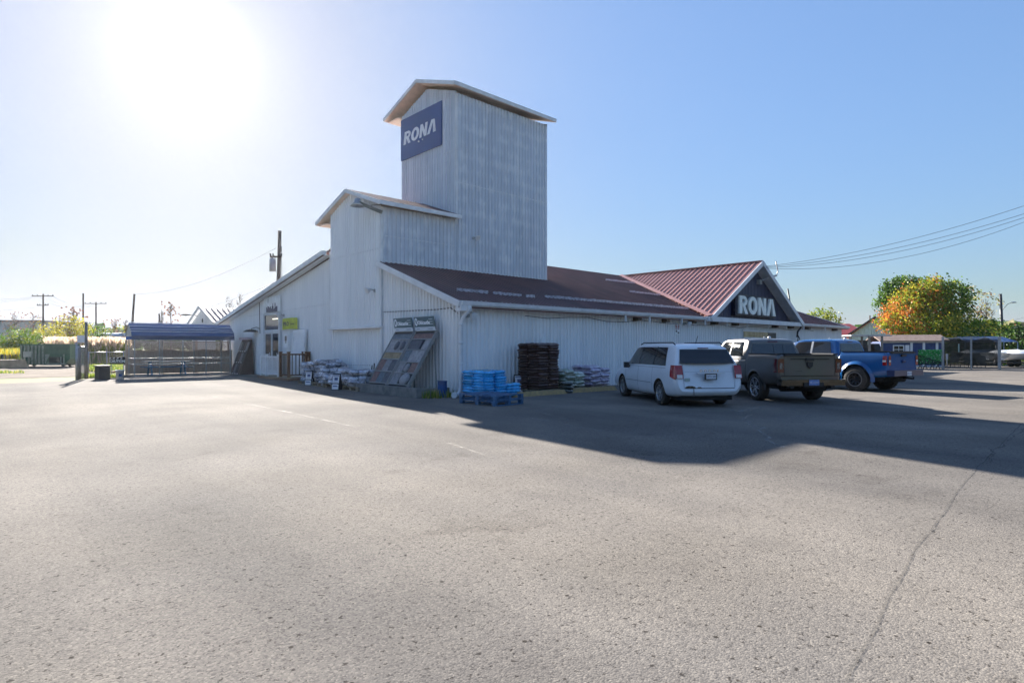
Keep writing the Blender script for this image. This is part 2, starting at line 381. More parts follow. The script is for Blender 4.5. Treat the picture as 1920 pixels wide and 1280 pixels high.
def blades(name, regs, label, kind='stuff'):
    # regs: (poly fn -> random xy, count, hmin, hmax, width, material weights)
    mb = MB(); rr = random.Random(3)
    for fn, n, h0, h1, wd, mats in regs:
        for i in range(n):
            x, y = fn(rr); h = rr.uniform(h0, h1); a = rr.uniform(0, pi); z = gz(y)
            dx, dy = cos(a) * wd, sin(a) * wd; lx, ly = rr.uniform(-.25, .25) * h, rr.uniform(-.25, .25) * h
            mi = rr.choice(mats)
            mb.add([(x - dx, y - dy, z), (x + dx, y + dy, z), (x + lx * .5 + dx * .8, y + ly * .5 + dy * .8, z + h * .6), (x + lx, y + ly, z + h), (x + lx * .5 - dx * .8, y + ly * .5 - dy * .8, z + h * .6)], [(0, 1, 2, 3, 4)], mi)
            if mi == 2 or (1 in mats and 2 in mats and rr.random() < .5):
                mb.add([(x + lx * .7 - dx, y + ly * .7 - dy, z + h * .78), (x + lx * .7 + dx, y + ly * .7 + dy, z + h * .8), (x + lx * 1.1 + dx * 2, y + ly * 1.1, z + h * 1.02), (x + lx * 1.1 - dx * 2, y + ly * 1.1, z + h)], [(0, 1, 2, 3)], 2)
    o = mb.build(name, GRASS); tag(o, label, 'grass', None, kind); return o
def rect(px0, px1, Z0, Z1):
    def f(r):
        p = D(r.uniform(px0, px1), r.uniform(Z0, Z1)); return p.x, p.y
    return f

# ------------------------------------------------------------ store building
ZE = 3.17; SL = .358; T0 = 4.93; T1 = 9.2; LEN = 36.0; RY = 9.3; RZ = ZE + SL * RY
store = empty('store_building', (0, 0, 0), 0., 'white ribbed metal store with a tall tower, red-brown roofs and navy gable', 'building')
X, Y, Z3 = V((1, 0, 0)), V((0, 1, 0)), V((0, 0, 1))
# walls
TX0, TX1 = 3.61, 9.35
mb = MB()
def topR(u): return ZE + SL * u
LW = [(9.2, 5.80), (24.4, 3.0)]
def topL(y): return 5.72 + (3.0 - 5.72) * (y - 9.2) / 15.2
mb.ribs((0, 0, -.05), Y, Z3, -X, T0, 0, lambda u: topR(u) + .05)                         # gable end, right part
mb.ribs((0, T0, -.05), Y, Z3, -X, T1 - T0, 0, 2.52)
mb.ribs((.06, T1, -.05), Y, Z3, -X, 24.4 - T1, 0, lambda u: topL(T1 + u) + .05)
mb.ribs((0, 0, -.05), X, Z3, -Y, LEN, 0, ZE + .12)                                       # long wall
mb.ribs((LEN, 0, -.05), Y, Z3, X, 24.4, 0, lambda u: (topR(u) if u < RY else RZ + (u - RY) * -.22) + .05, per=.3)
mb.box(.08, 24.35, -.1, LEN, 24.45, 3.0)
mb.build('wall', SID, store)
mb = MB()
mb.ribs((-.12, T0 - .05, 2.47), Y, Z3, -X, T1 - T0 + .05, 0, lambda u: 7.26 - 2.47 + .37 * min(u, 4.9 - u))     # upper box front, proud
mb.build('box_front', SID, store); mb = MB()
mb.ribs((TX0, T0 - .05, 7.0), Y, Z3, -X, T1 - T0 + .1, 0, lambda u: 12.83 - 7. + .345 * min(u, 4.38 - u))
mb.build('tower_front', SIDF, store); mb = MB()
mb.ribs((-.12, T0 - .05, 2.47), X, Z3, -Y, 3.75, lambda u: 0 if u < .1 else (topR(T0) - 2.47 - .1), 7.2 - 2.47)
mb.box(-.1, T1 - .06, 2.5, 3.6, T1 + .0, 7.2)
mb.ribs((TX0, T0 - .05, 4.7), X, Z3, -Y, TX1 - TX0, 0, 12.75 - 4.7)
mb.ribs((TX1, T0 - .05, 4.0), Y, Z3, X, T1 - T0 + .1, 0, lambda u: 12.83 - 4. + .345 * min(u, 4.38 - u), per=.3)
mb.ribs((TX0, T1 + .05, 4.0), X, Z3, Y, TX1 - TX0, 0, 12.75 - 4., per=.3)
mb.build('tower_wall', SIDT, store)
# seams, corner trims and ledge
mb = MB()
for (p0, p1) in (((TX0 - .022, T0 - .05, 10.28), (TX0 - .022, 5.75, 10.28)),): mb.bar(p0, p1, .02, .05)
for zz in (8.85,): mb.bar((TX0, T0 - .075, zz + .0), (TX1, T0 - .075, zz), .016, .035)
mb.bar((7.3, T0 - .074, 8.9), (7.3, T0 - .074, 12.7), .05, .014, up=(0, 1, 0))
mb.bar((-.145, T0, 5.55), (-.145, T1, 5.55), .014, .03); mb.bar((-.1, T0 - .072, 6.05), (3.6, T0 - .072, 6.05), .014, .03)
mb.bar((-.1, T0 - .072, 5.05), (TX1, T0 - .072, 5.0), .014, .05)
mb.bar((.03, T1 + .05, 3.62), (.03, 20, 3.42), .014, .03)
for x_, y_, z0, z1 in ((TX0 - .03, T0 - .08, 7.0, 12.7), (-.145, T0 - .08, 4.9, 7.2), (-.05, -.05, 0, 3.1)):
    mb.box(x_, y_, z0, x_ + .1, y_ + .1, z1)
mb.box(-.15, T0 - .12, 0, -.03, T0 - .02, 2.47)
mb.box(-.15, T1 - .02, 2.42, -.01, T1 + .08, 5.9)
mb.box(-.24, T0 - .14, 2.40, -.0, T1 + .06, 2.468)
mb.split('trim', TRIM, store)
# roofs
def slopebox(mb, x0, x1, y0, z0, y1, z1, th, mi=0):
    mb.prism([(x0, y0, z0), (x0, y1, z1), (x0, y1, z1 - th), (x0, y0, z0 - th)], (x1 - x0, 0, 0), mi)
sv = V((0, 1, SL)).normalized(); nv = V((0, -SL, 1)).normalized()
mb = MB()
o0 = V((-.35, -.4, ZE - SL * .4 + .02)); ln = (RY + .4) * sqrt(1 + SL * SL); lnf = (T0 + .35) * sqrt(1 + SL * SL)
mb.ribs(o0 + nv * .055, X, sv, nv, LEN + .7, 0, lambda u: lnf if u < .85 else ln, per=.23, dep=.025, prof=((0, 0), (.7, 0), (.78, 1), (.92, 1)))
slopebox(mb, -.35, .5, -.4, ZE - SL * .4 + .07, T0 - .06, ZE + SL * (T0 - .06) + .07, .16)
slopebox(mb, .5, LEN + .35, -.4, ZE - SL * .4 + .07, RY, RZ + .07, .16)
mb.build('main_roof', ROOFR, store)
mb = MB()
slopebox(mb, .5, LEN + .35, RY, RZ + .05, 14.0, RZ - 4.7 * .22, .16)
slopebox(mb, .5, LEN + .35, 14.0, RZ - 4.7 * .22, 24.9, 3.0, .16)
slopebox(mb, -.35, 6., T1 + .35, 5.93, 24.9, 3.05, .14)
mb.build('rear_roof', ROOFR, store)
mb = MB()
mb.bar((-.36, -.42, ZE - .12), (-.36, T0 - .04, ZE + SL * T0 - .0), .05, .2)
mb.bar((-.36, T1 + .32, 5.88), (-.36, 24.9, 3.02), .05, .2)
mb.bar((-.36, T1 - .02, 5.81), (-.36, T1 + .32, 5.88), .05, .2)
mb.bar((LEN + .36, -.42, ZE - .12), (LEN + .36, RY, RZ), .05, .2)
mb.bar((-.2, .0, ZE - .1 + .0), (-.2, T0 - .1, ZE + SL * T0 - .12), .3, .02)
mb.bar((-.18, T1 + .1, 5.75), (-.18, 24.4, 2.95), .3, .02)
mb.split('rake_board', TRIM, store)
mb = MB(); mb.box(-.35, -.38, ZE - .16, LEN + .35, 0, ZE - .14); mb.box(-.35, -.42, ZE - .18, LEN + .35, -.38, ZE + .0)
mb.build('eave_soffit', TRIM, store)
mb = MB()
def gut(x0, x1, y=-.42, z=ZE - .02): mb.prism([(x0, y, z), (x0, y - .13, z), (x0, y - .10, z - .12), (x0, y, z - .13)], (x1 - x0, 0, 0))
gut(-.3, 15.5); gut(27.3, LEN + .3); mb.split('gutter', TRIM, store)
mb = MB(); mb.box(15.4, -.62, ZE - .22, 27.4, -.42, ZE + .02); mb.build('portico_beam', TRIM, store)
mb = MB()
for x_ in (8.6, 10.4, 13.1, 15.3, 17.6, 19.9, 22.6, 25, 27.8, 31.5):
    mb.box(x_, -.47, ZE - .42, x_ + .08, -.41, ZE - .12)
mb.split('gutter_bracket', TRIM, store)
mb = MB()
for x_ in (9.7, 12.0, 14.4, 16.6, 18.9, 24.0, 26.3, 29, 34): mb.box(x_, -.34, ZE - .36, x_ + .3, -.03, ZE - .162)
mb.split('rafter_end', mat('old_wood', (.10, .075, .05), .8), store)
# portico roof
PX, PZ, PH = 21.45, RZ + .02, 5.75
ps = (PZ - ZE) / PH; ca = cos(math.atan(ps)); sa = sin(math.atan(ps))
mb = MB()
for sgn in (-1, 1):
    dn = V((sgn * ca, 0, -sa)); nn = V((sgn * sa, 0, ca))
    mb.ribs((PX, -.62, PZ + .02), Y, dn, nn, RY + .6, 0, lambda u: max(0, (PZ - (ZE + SL * max(u - .62, -.0) - .02)) / sa), per=.34, dep=.045, prof=((0, 0), (.02, 1), (.14, 1), (.16, 0)))
    mb.prism([V((PX, -.62, PZ)) - V((0, 0, .0)), V((PX, -.62, PZ)) + dn * ((PZ - ZE) / sa + .05), V((PX, -.0, PZ)) + dn * ((PZ - ZE) / sa + .05), V((PX, RY, PZ))], -nn * .06)
mb.bar((PX, -.63, PZ + .06), (PX, RY, PZ + .06), .25, .04)
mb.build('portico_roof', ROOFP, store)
mb = MB()
mb.bar((15.62, -.55, ZE + .09), (PX - .1, RY, RZ + .13), .28, .02, up=(-.3, 0, 1)); mb.build('valley_flashing', ROOFP, store)
mb = MB()
for sgn in (-1, 1):
    e = V((PX + sgn * (PH + .1), -.66, ZE - .12)); t_ = V((PX, -.66, PZ - .07)); mb.bar(e, t_, .06, .24)
    e2 = V((PX + sgn * (PH + .0), -.33, ZE - .12)); t2 = V((PX, -.33, PZ - .15)); mb.bar(e2, t2, .56, .02)
mb.split('portico_rake', TRIM, store)
mb = MB()
mb.ribs((PX - PH, -.03, ZE - .02), X, Z3, -Y, 2 * PH, 0, lambda u: max(0, (PZ - ZE) * (1 - abs(u - PH) / PH) - .1), per=.185, dep=.02)
mb.build('gable_panel', NAVY, store)
# tower and box roofs
def caproof(nm, x0, x1, ya, yb, ym, ze, zr, th=.13):
    mb = MB(); mw = MB(); ms = MB()
    for y0, s in ((ya, 1), (yb, -1)):
        mb.prism([(x0 + .02, y0, ze), (x0 + .02, ym, zr), (x0 + .02, ym, zr - .05), (x0 + .02, y0, ze - .05)], (x1 - x0 - .04, 0, 0))
        d = V((0, ym - y0, zr - ze)); 
        for xx in (x0, x1): mw.bar((xx, y0 - s * .0, ze - .085), (xx, ym, zr - .085), .05, .15)
        mw.box(x0 - .02, y0 - .025, ze - .15, x1 + .02, y0 + .025, ze + .01)
        wy = T0 if s > 0 else T1
        ms.prism([(x0 + .03, y0 + s * .03, ze - .13), (x0 + .03, ym, zr - .13), (x0 + .03, ym, zr - .16), (x0 + .03, y0 + s * .03, ze - .16)], (x1 - x0 - .06, 0, 0))
        k = 0; xx = x0 + .3
        while xx < x1:
            mb.prism([(xx, y0, ze + .012), (xx, ym, zr + .012), (xx, ym, zr - .01), (xx, y0, ze - .01)], (.03, 0, 0)); xx += .45
    mb.build(nm + '_roof', ROOFR if nm == 'box' else mat('grey_roof_sheet', (.30, .31, .33), .4, metal=.4), store)
    mw.build(nm + '_fascia', TRIM, store); ms.build(nm + '_soffit', SOFF, store)
caproof('tower', TX0 - .38, 9.6, T0 - .42, 10.3, 7.42, 13.04, 14.05)
caproof('box', -.38, TX0 - .01, T0 - .42, 10.17, 7.34, 7.33, 8.31)
mb = MB()
for y0, y1, x0, x1, z in ((T1 + .06, 10.2, TX0 - .2, 9.4, 12.85), (T1 + .02, 10.05, -.3, TX0, 7.15)):
    mb.box(x0, y0, z - .03, x1, y1, z)
mb.split('flat_soffit', SOFF, store)
# snow guard strips on the roof
def roofpt(px, py):
    d = ray(px, py); t = (ZE + .09 + SL * CAM.y - CAM.z) / (d.z - SL * d.y); return CAM + d * t
SNOW = mat('pale_guard_metal', (.38, .37, .42), .5, var=.4, vs=9)
for a, b in (((857, 545), (1003, 558)), ((1022, 557.5), (1297, 580)), ((1136, 525.5), (1190, 531.5)), ((1181, 547.5), (1238, 554))):
    mb = MB(); p, q = roofpt(*a), roofpt(*b); n = int((q - p).length / .23)
    for i in range(n):
        if a[0] == 857 and i % 7 == 6: continue
        s_ = p.lerp(q, i / n); e_ = p.lerp(q, (i + .9) / n); mb.bar(s_, e_, .05, .10 + .05 * random.random(), dz=.04)
    mb.build('snow_guard', SNOW, store)
# downspout at the corner
mb = MB()
c = V((-.12, -.22, 0))
mb.tube([(-.05, -.5, ZE - .15), (-.03, -.5, ZE - .3), (-.1, -.3, ZE - .55), (-.12, -.2, ZE - .75), (-.13, -.2, .45), (-.16, -.22, .2), (-.3, -.3, .09), (-.62, -.5, .09)], [.06, .06, .06, .07, .07, .075, .08, .08], 12)
for z_ in (2.35, 1.75, 1.05): mb.cyl((-.125, -.2, z_), (-.125, -.2, z_ + .07), .085)
mb.cyl((-.62, -.5, .09), (-.66, -.53, .09), .1)
mb.build('downspout', TRIM, store)
mb = MB(); mb.box(-.34, -.5, ZE - .34, .1, -.2, ZE - .12); mb.split('corner_cap', TRIM, store)
# garage-type door under the portico
p = W(1392, 618, y=0); q = W(1436, 625, y=0)
mb = MB(); mb.box(p.x - .1, -.06, 0, q.x + 1.5, -.02, 2.62); mb.build('portico_door_frame', TRIM, store)
mb = MB(); mb.box(p.x, -.085, .02, q.x + .1, -.061, 2.2); mb.build('overhead_door', WHITE, store)
dr = mb
mb = MB(); mb.box(p.x, -.09, 2.0 + .2, q.x + .1, -.063, 2.52); mb.build('portico_window', mat('painted_tree_reflection', (.10, .09, .035), .15, c2=(.28, .24, .12), vs=2.5), store)  # olive mottle on the pane paints in a reflection of trees
mb = MB(); mb.box(q.x + .12, -.1, 0, q.x + 1.2, -.07, 2.5); mb.build('dark_side_door', DARK, store)
# entrance door with transom on the gable end
E = -.02
ent = MB(); y0, y1 = 14.95, 17.2
gg = gz(16)
for a, b, z0, z1 in ((y0, y0 + .12, gg, 3.42), (y1 - .12, y1, gg, 3.42), (y0 + .12, y1 - .12, 3.34, 3.42), (y0 + .12, y1 - .12, 2.42, 2.56), (y0 + .12, y1 - .12, gg, .2)):
    ent.box(E - .12, a, z0, E + .0, b, z1)
fr = ent.build('door_frame', TRIM, store)
mb = MB()
for a in (15.1, 16.08):
    mb.box(E - .09, a, .2, E - .05, a + .06, 2.42); mb.box(E - .09, a + .9, .2, E - .05, a + .96, 2.42)
    mb.box(E - .09, a + .06, 2.34, E - .05, a + .9, 2.42); mb.box(E - .09, a + .06, .2, E - .05, a + .9, .42)
    mb.cyl((E - .14, a + .12, 1.0), (E - .14, a + .12, 1.35), .015)
mb.build('door_leaf', TRIM, store)
SHOP = mat('glass_over_dim_shop', (.02, .022, .028), .08, c2=(.11, .10, .09), vs=2.2, lo=.45, hi=.75, spec=.8)
mb = MB(); mb.box(E - .06, y0 + .12, .21, E - .052, y1 - .12, 2.42); mb.box(E - .06, y0 + .12, 2.56, E - .052, y1 - .12, 3.34); mb.build('door_glass', SHOP, store)
em = bpy.data.materials.new('lit_tube'); em.use_nodes = True; eb = em.node_tree.nodes['Principled BSDF']; eb.inputs['Emission Color'].default_value = (1, .9, .7, 1); eb.inputs['Emission Strength'].default_value = .8
mb = MB(); mb.box(E - .068, 15.3, 3.1, E - .062, 16.0, 3.14); mb.build('ceiling_tube_light', em, store)
# services on the walls
def thing1(name, label, cat, mb, m, group=None, ang=None, loc=None):
    o = mb.build(name, m, None, loc, ang=ang); tag(o, label, cat, group); return o
mb = MB()
pts = [W(px, py, x=-.03) for px, py in ((699, 590), (704, 592), (716, 585), (740, 584), (780, 582), (820, 580), (845, 577), (856, 585), (862, 590))]
mb.tube(pts, .022, 6); mb.build('conduit', mat('grey_conduit', (.10, .11, .12), .5), store)
mb = MB(); mb.tube([W(px, py, x=-.0) for px, py in ((486.5, 561), (486.8, 600), (487.5, 625))], .018, 6)
mb.tube([W(px, py, x=-.0) for px, py in ((560, 684), (640, 684), (698, 684.5))], .015, 6)
mb.tube([W(px, py, x=-.03) for px, py in ((698, 684.5), (697, 692), (701, 693), (702, 681))], .025, 6)
mb.split('wall_cable', mat('black_cable', (.03, .03, .035), .6), store)
mb = MB(); xs = [3 + i * 1.2 for i in range(24)]
mb.tube([(x_, -.05, ZE - .32 - .10 * abs(sin(x_ * .55)) - .05 * sin(x_ * 1.7)) for x_ in xs], .012, 5)
mb.build('eave_cable', MAT['black_cable'], store)
# RONA letters ------------------------------------------------------------
def strokes(lines=False):
    out = []
    def arc(cx, cy, ox, oy, ix, iy, a0, a1, n=14):
        for i in range(n):
            t0 = a0 + (a1 - a0) * i / n; t1 = a0 + (a1 - a0) * (i + 1) / n
            out.append([(cx + ox * cos(t0), cy + oy * sin(t0)), (cx + ox * cos(t1), cy + oy * sin(t1)), (cx + ix * cos(t1), cy + iy * sin(t1)), (cx + ix * cos(t0), cy + iy * sin(t0))])
    q = out.append
    q([(0, 0), (.22, 0), (.22, 1), (0, 1)])
    q([(.22, .82), (.32, .82), (.32, 1), (.22, 1)]); q([(.22, .42), (.32, .42), (.32, .6), (.22, .6)])
    arc(.32, .71, .29, .29, .10, .11, -pi / 2, pi / 2)
    q([(.26, .43), (.45, .47), (.68, 0), (.45, 0)])
    arc(1.07, .5, .37, .51, .155, .30, 0, 2 * pi, 24)
    b = 1.52
    q([(b, 0), (b + .2, 0), (b + .2, .66), (b, 1)]); q([(b, 1), (b + .21, 1), (b + .66, 0), (b + .45, 0)]); q([(b + .46, .34), (b + .66, 0), (b + .66, 1), (b + .46, 1)])
    b = 2.24
    q([(b, 0), (b + .23, 0), (b + .44, .82), (b + .40, 1), (b + .27, 1)])
    if lines:
        for i in range(3): q([(b + .42 + i * .055, 1 - i * .02), (b + .46 + i * .055, 1 - i * .02), (b + .60 + i * .085, 0), (b + .54 + i * .085, 0)])
    else: q([(b + .43, 1), (b + .54, 1), (b + .80, 0), (b + .57, 0), (b + .455, .78)])
    return out
def rona(mb, o, u, v, n, sx, sy, dep, lines=False, slant=0.):
    u, v, n, o = V(u), V(v), V(n), V(o)
    for k, pc in enumerate(strokes(lines)):
        P = [o + u * ((x + slant * y) * sx) + v * (y * sy) for x, y in pc]
        mb.prism(P, n * (dep + .0007 * (k % 3)))
sgn = empty('tower_sign', (TX0 - .05, 7.5, 10.7), 0, 'square blue RONA sign board high on the tower', 'sign')
mb = MB(); mb.box(-.04, -1.66, 0, 0, 1.68, 1.98); mb.build('sign_board', mat('sign_blue', (.006, .042, .19), .35, var=.12, vs=1), sgn)
LET = mat('letter_white', (.78, .80, .83), .45, var=.05)
mb = MB(); rona(mb, (-.042, 1.42, .72), -Y, Z3, -X, 2.72 / 3.1, .60, .012, True, .12); mb.build('sign_letters', LET, sgn, fixn=True)
mb = MB(); mb.cyl((-.05, .1, .6), (-.08, .1, .55), .04); mb.cyl((-.05, -.2, .62), (-.08, -.2, .58), .03); mb.split('sign_lamp', WHITE, sgn)
p = W(1386, 587.5, y=-.36); q = W(1454, 592, y=-.36)
sgn = empty('gable_sign', (p.x, -.02, p.z), 0, 'raised white RONA letters on the navy portico gable', 'sign')
mb = MB(); mb.box(-.28, -.26, -.10, q.x - p.x + .1, -.025, 1.10); mb.build('sign_cabinet', mat('sign_cabinet_black', (.012, .013, .03), .5), sgn)
mb = MB(); rona(mb, (0, -.262, 0), X, Z3, -Y, (q.x - p.x) / 3.04, 1.0, .10); mb.build('sign_letters', mat('gable_letter', (.80, .84, .80), .4), sgn, fixn=True)

# wall lights, cameras, small signs (each its own thing)
def flood(px, py, lab, x=None, y=None, n=(-1, 0, 0), s=.2):
    p = W(px, py, x=x, y=y); t = empty('security_light', p, 0, lab, 'wall light'); n = V(n)
    mb = MB(); mb.cyl((0, 0, 0), n * .06, .07); mb.tube([n * .05, n * .2 + V((0, 0, .05))], .02, 6); mb.build('mount', STEEL, t)
    mb = MB(); a = n * .2 + V((0, 0, .06)); mb.cyl(a, a + n * s + V((0, 0, -.09)), .05, .13, 14); mb.build('lamp_head', TRIM, t)
    return t
t = flood(704, 545, 'small round floodlight low on the white box corner', x=-.14)
t = flood(533, 591, 'round floodlight beside the entrance transom', x=.02, s=.15)
t = flood(887, 447, 'dark twin floodlight high on the tower side wall', y=T0 - .07, n=(0, -1, 0), s=.15)
t = flood(1281, 607, 'white floodlight under the eave left of the portico', y=-.02, n=(0, -1, 0), s=.18)
t = flood(876, 592, 'floodlight beside the corner downspout on the long wall', y=-.02, n=(0, -1, 0), s=.2)
t = empty('barn_light', W(716, 398, x=-.14), 0, 'galvanised barn light on an arm at the box gable', 'wall light')
mb = MB(); mb.bar((0, 0, 0), (-.5, .9, .45), .06, .14); mb.bar((-.02, 0, .3), (-.25, .4, .3), .03, .03); mb.build('arm', mat('weathered_arm', (.16, .16, .14), .7), t)
mb = MB(); mb.lathe([(.03, .3), (.12, .24), (.15, .1), (.3, -.05), (.28, -.05), (.1, .08)], 18, M=Matrix.Translation((-.5, 1.0, .38))); mb.build('lamp_shade', STEEL, t)
t = empty('gooseneck_lamp', W(487.5, 620, x=0), 0, 'dark saucer lamp hanging left of the entrance', 'wall light')
mb = MB(); mb.tube([(0, 0, .1), (-.12, .15, .2), (-.3, .5, .12)], .02, 6); mb.build('arm', DARK, t)
mb = MB(); mb.lathe([(.05, .1), (.25, .06), (.42, -.05), (.40, -.06), (.1, 0)], 20, M=Matrix.Translation((-.3, .55, 0))); mb.build('lamp_shade', BLACK, t)
t = empty('portico_spotlight', W(1430, 520, y=-.1), 0, 'grey spotlight arm under the portico peak', 'wall light')
mb = MB(); mb.tube([(-.5, 0, -.3), (0, -.5, 0), (.5, -.6, .1)], .06, 8); mb.tube([(.5, -.6, .1), (.7, -.6, .35), (.2, -.7, .9)], .03, 6); mb.build('arm', STEEL, t)
mb = MB(); mb.box(-.7, -.15, -.45, -.4, .1, -.2); mb.build('lamp_head', STEEL, t)
# electrical service drop by the portico's right eave
t = empty('service_mast', (27.3, -.3, 0), 0, 'service conduit with hanging cables at the portico right eave', 'conduit')
mb = MB(); mb.tube([(.3, 0, ZE + .1), (.2, -.1, ZE - .3), (-.3, -.1, ZE - .55), (-.4, -.1, ZE - .9)], .06, 8); mb.build('conduit', BLACK, t)
mb = MB(); mb.tube([(-.4, -.1, ZE - .7), (-.1, -.15, ZE - 1.0), (-.35, -.1, ZE - 1.25), (-.2, -.1, ZE - .8)], .03, 6); mb.build('cable_loop', BLACK, t)
t = empty('leaning_pipe', (27.55, .1, ZE), 0, 'thin tilted pipe standing on the roof right of the portico', 'pipe')
mb = MB(); mb.tube([(0, 0, 0), (.12, .4, 2.3)], .05, 6); mb.build('pipe', DARK, t)
mb = MB(); mb.box(.1, .1, .1, 1.2, .7, .62); mb.build('vent_box', WHITE, t)
p = W(1269.5, 617, y=-.03)
t = empty('warning_sign', p, 0, 'small red and white warning sign on the long wall', 'sign')
mb = MB(); mb.box(-.24, -.02, -.25, .24, 0, .25); mb.build('plate', WHITE, t)
mb = MB(); mb.box(-.21, -.024, .0, .21, -.021, .22); mb.build('red_field', mat('sign_red', (.25, .02, .03), .5), t)
mb = MB(); put_text(mb, 'NO', .12, frame((0, -.026, .16), X, Z3), ext=.002, off=.004); put_text(mb, 'PARKING', .08, frame((0, -.026, .05), X, Z3), ext=.002, off=.002); mb.build('lettering', WHITE, t)
mb = MB(); mb.box(-.15, -.024, -.14, .0, -.021, -.05); mb.box(.02, -.024, -.2, .16, -.021, -.14); mb.build('arrow_mark', DARK, t)
# entrance poster, banner, leaning door, notices
t = empty('entrance_poster', (-.02, 16.05, 3.5), 0, 'white poster with a dark skyline above the entrance', 'sign')
mb = MB(); mb.box(-.06, -1.1, 0, -.02, 1.2, .82); mb.build('poster_board', mat('poster_white', (.66, .70, .72), .5), t)
mb = MB(); rr = random.Random(5)
xx = -.7
while xx < .8:
    wv = rr.uniform(.05, .12); mb.box(-.066, xx, .0, -.061, xx + wv, rr.uniform(.15, .33) + (.15 if rr.random() < .2 else 0)); xx += wv
mb.box(-.066, .55, .5, -.061, .6, .72); mb.build('skyline', mat('poster_ink', (.05, .05, .10), .6), t)
t = empty('yellow_banner', (-.03, 13.78, 2.52), 0, 'yellow-green PRO banner beside the entrance', 'banner')
mb = MB(); mb.grid(lambda u, v: (-.05 - .02 * sin(u * 9) * v, .92 - 1.85 * u, .56 * v + .03 * sin(u * 3)), 16, 4); mb.build('cloth', mat('banner_yellow', (.46, .52, .03), .6, var=.2, vs=4), t)
mb = MB(); Mx = frame((-.075, .42, .28), -Y, Z3); put_text(mb, 'PRO', .3, Mx, ext=.002, off=.008, wscale=1.2)
put_text(mb, 'services', .16, frame((-.075, -.35, .28), -Y, Z3), ext=.002); mb.build('lettering', BLACK, t)
t = empty('leaning_door', (-.25, 12.6, gz(13)), 0, 'tall white vinyl panel door leaning on the wall behind the railings', 'door')
Md = Matrix.Rotation(R(4), 4, 'Y')
mb = MB(); mb.box(-.03, -.78, .05, .03, .68, 2.42, M=Md); mb.build('panel', WHITE, t)
mb = MB()
for a, b in ((-.78, -.66), (.56, .68)): mb.box(-.06, a, .05, -.031, b, 2.42, M=Md)
for a, b in ((.05, .2), (1.2, 1.32), (2.28, 2.42)): mb.box(-.055, -.66, a, -.031, .56, b, M=Md)
mb.build('moulding', WHITE, t)
t = empty('notice_paper', (-.34, 13.5, 1.95), 0, 'white notice with a dark picture on the leaning door', 'paper')
mb = MB(); mb.box(-.03, -.2, -.35, -.02, .33, .32); mb.build('sheet_of_paper', WHITE, t)
mb = MB(); mb.box(-.035, -.05, 0, -.031, .18, .24); mb.box(-.035, 0, -.12, -.031, .1, -.0); mb.build('picture', DARK, t)
# ------------------------------------------------------------ vehicles
def interp(keys, x):
    # keys: sorted tuples, first item x; monotone-ish smooth interpolation
    if x <= keys[0][0]: return keys[0][1:]
    if x >= keys[-1][0]: return keys[-1][1:]
    for i in range(len(keys) - 1):
        a, b = keys[i], keys[i + 1]
        if a[0] <= x <= b[0]:
            h = b[0] - a[0]; t = (x - a[0]) / h; out = []
            for j in range(1, len(a)):
                d = (b[j] - a[j]) / h
                def sl(k):
                    if k <= 0 or k >= len(keys) - 1: return d
                    p, q, r = keys[k - 1], keys[k], keys[k + 1]
                    d0 = (q[j] - p[j]) / (q[0] - p[0]); d1 = (r[j] - q[j]) / (r[0] - q[0])
                    return 0 if d0 * d1 <= 0 else 2 * d0 * d1 / (d0 + d1)
                m0, m1 = sl(i), sl(i + 1)
                out.append((2 * t**3 - 3 * t * t + 1) * a[j] + (t**3 - 2 * t * t + t) * h * m0 + (-2 * t**3 + 3 * t * t) * b[j] + (t**3 - t * t) * h * m1)
            return tuple(out)
